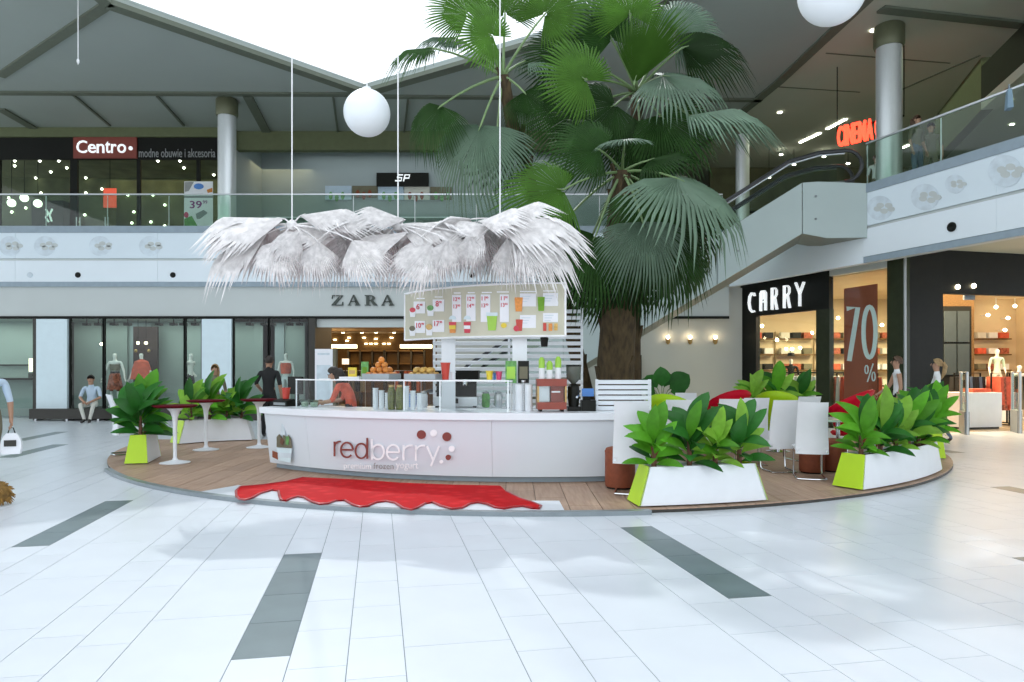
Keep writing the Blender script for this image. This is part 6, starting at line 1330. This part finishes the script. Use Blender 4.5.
def figure(name, label, cat, loc, rz=0.0, scale=1.0, pose=None, mats=None, hair=None, hairm='hair_dark', slim=1.0, group=None, face=True):
    J = {k: Vector(v) for k, v in REST.items()}
    for k, v in (pose or {}).items(): J[k] = Vector(v)
    t = thing(name, label, cat, loc, rz, group, scale)
    names = list(J); idx = {k: i for i, k in enumerate(names)}
    me = bpy.data.meshes.new('body'); me.from_pydata([tuple(J[k]) for k in names], [(idx[a], idx[b]) for a, b, g in BONES], [])
    tmp = bpy.data.objects.new('body', me); COL.objects.link(tmp)
    md = tmp.modifiers.new('skin', 'SKIN'); md.use_smooth_shade = True; md.branch_smoothing = 0.6
    if not me.skin_vertices: 
        bpy.context.view_layer.objects.active = tmp
    for k in names:
        sv = me.skin_vertices[0].data[idx[k]]; r = RAD.get(k) or RAD[k[:-1]]; sv.radius = (r[0]*slim, r[1]*slim); sv.use_root = (k == 'pelvis')
    sb = tmp.modifiers.new('smooth', 'SUBSURF'); sb.levels = 2; sb.render_levels = 2
    dg = bpy.context.evaluated_depsgraph_get(); dg.update(); ev = bpy.data.meshes.new_from_object(tmp.evaluated_get(dg))
    mb = MB(); mb.v = [v.co.copy() for v in ev.vertices]; mb.f = [list(p.vertices) for p in ev.polygons]
    bpy.data.objects.remove(tmp); bpy.data.meshes.remove(ev)
    order = ['H', 'T', 'U', 'F', 'P', 'S', 'O']; segs = [(J[a], J[b], g) for a, b, g in BONES]
    for f in mb.f:
        c = sum((mb.v[i] for i in f), Vector((0, 0, 0)))/len(f); best = None
        for a, b, g in segs:
            d = b-a; u = max(0, min(1, (c-a).dot(d)/max(1e-9, d.dot(d)))); dist = (c-(a+d*u)).length
            if best is None or dist < best[0]: best = (dist, g)
        mb.mi.append(order.index(best[1]))
    # fingers: four unequal and a thumb leaving the side of the palm, slightly curled
    for s, q in (('L', 1), ('R', -1)):
        w, h = J['wr'+s], J['ha'+s]; d = (h-w).normalized(); side = d.cross(Vector((1, 0, 0))); side = side.normalized() if side.length > 0.2 else Vector((0, -1, 0)); palm_n = d.cross(side).normalized()*q
        for k, (o, L) in enumerate(((-0.027, 0.075), (-0.009, 0.088), (0.010, 0.082), (0.027, 0.063))):
            p0 = h+side*o*0.9; p1 = p0+d*L*0.55+palm_n*0.006; p2 = p1+d*L*0.4-palm_n*q*0.02
            mb.tube([p0, p1, p2], [0.0095, 0.009, 0.007], 6, m=3)
        b0 = w.lerp(h, 0.5)-side*0.022; mb.tube([b0, b0-side*0.028+d*0.03, b0-side*0.034+d*0.065], [0.011, 0.010, 0.008], 6, m=3)
    jw, sk = J['jaw'], J['skull']; fwd = (pose or {}).get('_face', None)
    upv = (sk-jw).normalized(); fw = Vector((0, -1, 0)); fw = (fw-upv*fw.dot(upv)).normalized(); rt = fw.cross(upv)
    hc = jw.lerp(sk, 0.6)
    if face:
        mb.tube([hc+fw*0.080+upv*0.012, hc+fw*0.096-upv*0.028, hc+fw*0.080-upv*0.036], [0.006, 0.011, 0.008], 8, m=0)     # nose
        for q in (1, -1):
            mb.ball(hc+rt*0.082*q+upv*-0.005+fw*-0.005, (0.012, 0.02, 0.03), 8, 6, m=0)                                    # ears
            mb.ball(hc+fw*0.080+rt*0.030*q+upv*0.015, 0.0095, 8, 6, m=7)                                                  # eyes
        mb.tube([hc+fw*0.076-upv*0.062+rt*0.022, hc+fw*0.082-upv*0.060, hc+fw*0.076-upv*0.062-rt*0.022], 0.005, 6, m=8)     # mouth
    mt_ = [M[m] for m in mats]+[M['eye'], M['stem'] if face else M[mats[0]]]
    o = mb.build('body', mt_, t, smooth=True, local=True, angle=180)
    if hair:
        hb = MB(); Rm = Matrix((rt, -fw, upv)).transposed(); c0 = hc+upv*0.022-fw*0.012; rows = []
        for i in range(7):
            th = (PI*0.62)*i/6; row = []
            for j in range(16):
                a = 2*PI*j/16; front = max(0, -math.sin(a)); e = th*(1-0.55*front)
                row.append(c0+Rm @ Vector((0.090*math.sin(e)*math.cos(a), 0.108*math.sin(e)*math.sin(a), 0.112*math.cos(e))))
            rows.append(row)
        hb.grid(rows, closed=True)
        if hair in ('long', 'pony'):
            b0 = c0-fw*0.10; 
            pts = [b0+upv*0.05, b0-fw*0.05-upv*0.03, b0-fw*0.055-upv*0.16, b0-fw*0.03-upv*0.30] if hair == 'pony' else [c0-fw*0.07+upv*0.04, c0-fw*0.085-upv*0.08, c0-fw*0.08-upv*0.2, c0-fw*0.07-upv*0.27]
            hb.tube(pts, [0.03, 0.045, 0.04, 0.012] if hair == 'pony' else [0.08, 0.095, 0.085, 0.05], 10)
        hb.build('hair', M[hairm], t, smooth=True, local=True, angle=180)
    return t
def fig_mats(skin='skin', top='white_cloth', up=None, fore=None, pants='jeans', shin=None, shoe='shoe'): return [skin, top, up or top, fore or skin, pants, shin or pants, shoe]
SEAT = {'pelvis': (0, 0.0, 0.50), 'spine': (0, -0.01, 0.68), 'chest': (0, -0.05, 0.87), 'neck': (0, -0.075, 1.03), 'jaw': (0, -0.11, 1.10), 'skull': (0, -0.10, 1.205)}
for s, q in (('L', 1), ('R', -1)):
    SEAT.update({'sh'+s: (q*0.175, -0.05, 0.945), 'el'+s: (q*0.25, -0.14, 0.68), 'wr'+s: (q*0.10, -0.36, 0.58), 'ha'+s: (q*0.035, -0.40, 0.54), 'hip'+s: (q*0.095, -0.02, 0.48), 'kn'+s: (q*0.16, -0.42, 0.50), 'an'+s: (q*0.06, -0.40, 0.085), 'to'+s: (q*0.10, -0.56, 0.035)})
figure('person', 'man in pale blue shirt and light trousers sitting on the window plinth', 'person', (X(88, 20.75), 20.95, -0.02), 0.25, 1.1, SEAT, fig_mats(top='blue_cloth', pants='cream_cloth'), 'short', group=None)
figure('person', 'man in black seen from behind, standing between the bar tables and the shop window', 'person', (X(269, 16.2), 16.2, 0.0), PI+0.1, 1.07, {'elL': (0.27, 0.02, 1.16), 'wrL': (0.20, -0.18, 1.0), 'haL': (0.17, -0.24, 0.98)}, fig_mats(top='black_cloth', pants='black_cloth'), 'short', slim=1.12)
BEND = {'pelvis': (0, 0.10, 0.95), 'spine': (0, 0.04, 1.12), 'chest': (0, -0.10, 1.29), 'neck': (0, -0.20, 1.42), 'jaw': (0, -0.27, 1.46), 'skull': (0, -0.30, 1.57)}
for s, q in (('L', 1), ('R', -1)): BEND.update({'sh'+s: (q*0.175, -0.12, 1.35), 'el'+s: (q*0.22, -0.22, 1.10), 'wr'+s: (q*0.13, -0.44, 1.06), 'ha'+s: (q*0.10, -0.52, 1.07)})
figure('person', 'woman in red top bending over the work area behind the counter', 'person', (X(350, 10.95), 10.95, PZ), -PI/2-0.15, 0.95, BEND, fig_mats(top='red_cloth', pants='black_cloth'), 'long', 'hair_dark')
figure('person', 'fair haired woman behind the plants beside the pale light panel', 'person', (X(215, 15.8), 15.8, 0.0), 0.2, 0.96, None, fig_mats(top='khaki', pants='black_cloth', up='khaki'), 'long', 'hair_blond', slim=0.9)
WALK = {'knL': (0.10, -0.14, 0.52), 'anL': (0.10, -0.18, 0.10), 'toL': (0.10, -0.34, 0.05), 'knR': (-0.10, 0.04, 0.50), 'anR': (-0.10, 0.26, 0.13), 'toR': (-0.11, 0.13, 0.04), 'elR': (-0.22, -0.10, 1.14), 'wrR': (-0.2, -0.3, 1.0), 'haR': (-0.2, -0.36, 0.95)}
figure('person', 'dark haired woman in white vest walking past the percent banner', 'person', (X(897, 14.3), 14.3, PZ-0.003), -PI/2-0.3, 1.02, WALK, fig_mats(top='white_cloth', up='skin', pants='black_cloth'), 'short', 'hair_brown', slim=0.85)
figure('person', 'ponytailed girl in white T-shirt in front of the black corner pillar', 'person', (X(937, 14.6), 14.6, 0.0), -PI/2-0.5, 1.02, WALK, fig_mats(top='white_cloth', pants='jeans'), 'pony', 'hair_blond', slim=0.85)
figure('person', 'passer-by in pale shirt and khaki skirt carrying a bag, cut by the left picture edge', 'person', (X(-11, 9.8), 9.8, 0.0), -PI/2-0.7, 1.0, {'elL': (0.25, 0.0, 1.12), 'wrL': (0.24, -0.03, 0.88), 'haL': (0.24, -0.04, 0.80), 'elR': (-0.25, 0.0, 1.12), 'wrR': (-0.26, 0.0, 0.88), 'haR': (-0.26, 0.0, 0.80), 'knR': (-0.1, -0.12, 0.52), 'anR': (-0.1, -0.1, 0.1), 'toR': (-0.1, -0.27, 0.04)}, fig_mats(top='blue_cloth', pants='khaki', shin='skin'), 'short', 'hair_brown')
bagp = Vector((-7.15, 10.0, 0.375))
t = thing('shopping_bag', 'white carrier bag with dark label in the hand of the left passer-by', 'bag', bagp, 0.35, scale=0.74)
rows = []
for s in rng(0, 1, 6):
    w = 0.15+0.03*math.sin(PI*s)-0.07*s**3; d_ = 0.055*(1-0.6*s)+0.01; z = s*0.40
    rows.append([Vector((-w, -d_, z)), Vector((0, -d_*1.4, z)), Vector((w, -d_, z)), Vector((w, d_, z)), Vector((0, d_*1.4, z)), Vector((-w, d_, z))])
g = MB().grid(rows, closed=True); g.f.append([0, 1, 2, 3, 4, 5]); g.mi.append(0); g.build('body', M['paper'], t, smooth=True, local=True)
MB().bx(-0.10, 0.10, -0.088, -0.083, 0.15, 0.27).build('label_patch', M['brown_dark'], t, local=True); MB().tube([(-0.06, 0, 0.39), (-0.03, 0, 0.50), (0.03, 0, 0.50), (0.06, 0, 0.39)], 0.010, 6).build('handle', M['black'], t, local=True)
# shaggy brown bag at the left edge
c = gr(-2, 505, 0.0); t = thing('shaggy_bag', 'golden brown shaggy bundle on the floor cut by the left picture edge', 'bag', c); g = MB()
g.ball(c+Vector((0, 0, 0.14)), (0.13, 0.12, 0.13), 14, 10); g.build('body', mat('golden_brown_fur', (0.20, 0.11, 0.025), 0.85, var=0.4, scale=20), t, smooth=True)
g = MB(); rr = random.Random(9)
for k in range(150):
    a = rr.random()*2*PI; e = rr.uniform(-0.8, 1.4); d_ = Vector((math.cos(a)*math.cos(e), math.sin(a)*math.cos(e), math.sin(e))); p = c+Vector((0, 0, 0.14))+Vector((d_.x*0.125, d_.y*0.115, d_.z*0.125)); q2 = p+d_*0.05+Vector((0.0, 0, -0.035))
    if q2.z < 0.01: q2.z = 0.01
    g.tube([p, q2], [0.012, 0.002], 4)
tag(g.build('fur', mat('golden_fur_tuft', (0.27, 0.15, 0.035), 0.85, var=0.4, scale=30), t), kind='stuff')
# upper gallery people
figure('person', 'person in pale top standing left of the thick steel column upstairs', 'person', (X(876, 18.9), 18.9, 5.85), -0.3, 0.85, None, fig_mats(top='white_cloth', pants='khaki'), 'short', 'hair_brown')
figure('person', 'person in dark clothes right of the thick steel column upstairs', 'person', (X(917, 16.4), 16.4, 5.85), 0.4, 0.95, None, fig_mats(top='khaki', pants='jeans'), 'long', 'hair_brown')
figure('person', 'second dim figure right of the steel column upstairs', 'person', (X(931, 16.9), 16.9, 5.85), -0.6, 0.95, None, fig_mats(top='khaki', pants='khaki'), 'short', 'hair_dark')
figure('person', 'person in pale blue sleeve reaching over the railing at the top right edge', 'person', (10.55, 13.05, 5.85), -1.35, 1.0, {'elR': (-0.2, -0.25, 1.26), 'wrR': (-0.16, -0.46, 1.17), 'haR': (-0.15, -0.54, 1.14)}, fig_mats(top='blue_cloth', pants='jeans'), 'short', 'hair_dark')
bp2 = at(1009, 109, 13.15); t = thing('tote_bag', 'blue grey bag hanging at the railing from the top right hand', 'bag', bp2, 1.2)
MB().slab([(-0.10, -0.05, 0), (0.10, -0.05, 0), (0.07, -0.03, 0.36), (-0.07, -0.03, 0.36)], [(-0.10, 0.05, 0), (0.10, 0.05, 0), (0.07, 0.03, 0.36), (-0.07, 0.03, 0.36)]).build('body', mat('blue_grey_canvas', (0.22, 0.33, 0.42), 0.8), t, local=True); MB().tube([(-0.05, 0, 0.36), (0, 0, 0.46), (0.05, 0, 0.36)], 0.01, 6).build('handle', M['cap'], t, local=True)
# mannequins
MN = ['mannequin', 'mannequin', 'mannequin', 'mannequin', 'mannequin', 'mannequin', 'mannequin']
def mannequin(label, px, Y, z, rz, top, pants, up=None, scale=1.03, pose=None): 
    m_ = ['mannequin', top, up or top, 'mannequin', pants, 'mannequin', 'mannequin']
    t = figure('mannequin', label, 'mannequin', (X(px, Y), Y, z), rz, scale, pose, m_, None, slim=0.82, face=False)
    MB().lathe([(0.0, -0.0), (0.2, 0.0), (0.2, 0.012), (0, 0.014)], (0, 0, 0.0), 20).build('stand', M['alu'], t, local=True)
    return t
ARM = {'elL': (0.27, 0.0, 1.14), 'wrL': (0.33, -0.06, 0.92), 'haL': (0.36, -0.08, 0.86), 'elR': (-0.27, 0.0, 1.14), 'wrR': (-0.33, -0.06, 0.92), 'haR': (-0.36, -0.08, 0.86)}
t = mannequin('white mannequin with bare shoulders and patterned red skirt in the window', 115, 22.2, 0.34, 0.0, 'mannequin', 'skirt_cloth', pose=ARM)
MB().lathe([(0.125, 1.06), (0.16, 0.98), (0.23, 0.56), (0.225, 0.56), (0.15, 0.98)], n=24).build('skirt', M['skirt_cloth'], t, smooth=True, local=True); MB().lathe([(0.13, 1.12), (0.125, 1.05), (0.12, 1.05)], n=24).build('belt', M['black_cloth'], t, smooth=True, local=True)
MB().lathe([(0.15, 1.34), (0.155, 1.26), (0.135, 1.14)], n=24).build('bodice', M['khaki'], t, smooth=True, local=True)
t = mannequin('white mannequin in wide vermilion cape in front of the dark panel', 141.5, 22.2, 0.34, 0.0, 'red_cloth', 'red_cloth', pose=ARM)
MB().lathe([(0.07, 1.48), (0.19, 1.42), (0.26, 1.2), (0.31, 0.88), (0.305, 0.88), (0.25, 1.2)], n=24).build('cape', M['red_cloth'], t, smooth=True, local=True)
for q in (-1, 1): MB().ball((q*0.2, 0.05, 1.75), 0.05, 10, 8).build('gold_ornament', M['gold'], t, smooth=True, local=True)
mannequin('white mannequin with dark trousers seen side on by the light panel', 190.5, 22.3, 0.34, 1.3, 'mannequin', 'black_cloth', pose={'elL': (0.2, 0.15, 1.16), 'wrL': (0.16, -0.02, 1.02), 'haL': (0.14, -0.06, 1.0)})
t = mannequin('white mannequin with orange red top behind the man in black', 286, 22.2, 0.34, 0.0, 'mannequin', 'white_cloth')
MB().lathe([(0.14, 1.38), (0.165, 1.3), (0.15, 1.05), (0.145, 1.05)], n=24).build('top', M['red_cloth'], t, smooth=True, local=True)
t = mannequin('white mannequin in pale green top above the coral red garments', 997, 21.6, 0.5, 0.0, 'paletop', 'cream_cloth', scale=1.0)
MB().lathe([(0.35, -0.494), (0.35, -0.004), (0, -0.002)], n=24).build('pedestal', M['white'], t, local=True)
t = mannequin('white mannequin with black hat under the tall white letters', 791, 21.7, 0.3, -0.4, 'black_cloth', 'cream_cloth', scale=0.95)
MB().lathe([(0.0, -0.3), (0.3, -0.3), (0.3, -0.005), (0, -0.002)], n=24).build('pedestal', M['white'], t, local=True); MB().lathe([(0.2, 1.76), (0.11, 1.77), (0.1, 1.86), (0, 1.87)], n=20).build('hat', M['black_cloth'], t, smooth=True, local=True)
mannequin('white mannequin in white dress near the right picture edge', 1019, 21.2, 0.006, 0.2, 'white_cloth', 'white_cloth', scale=1.0)
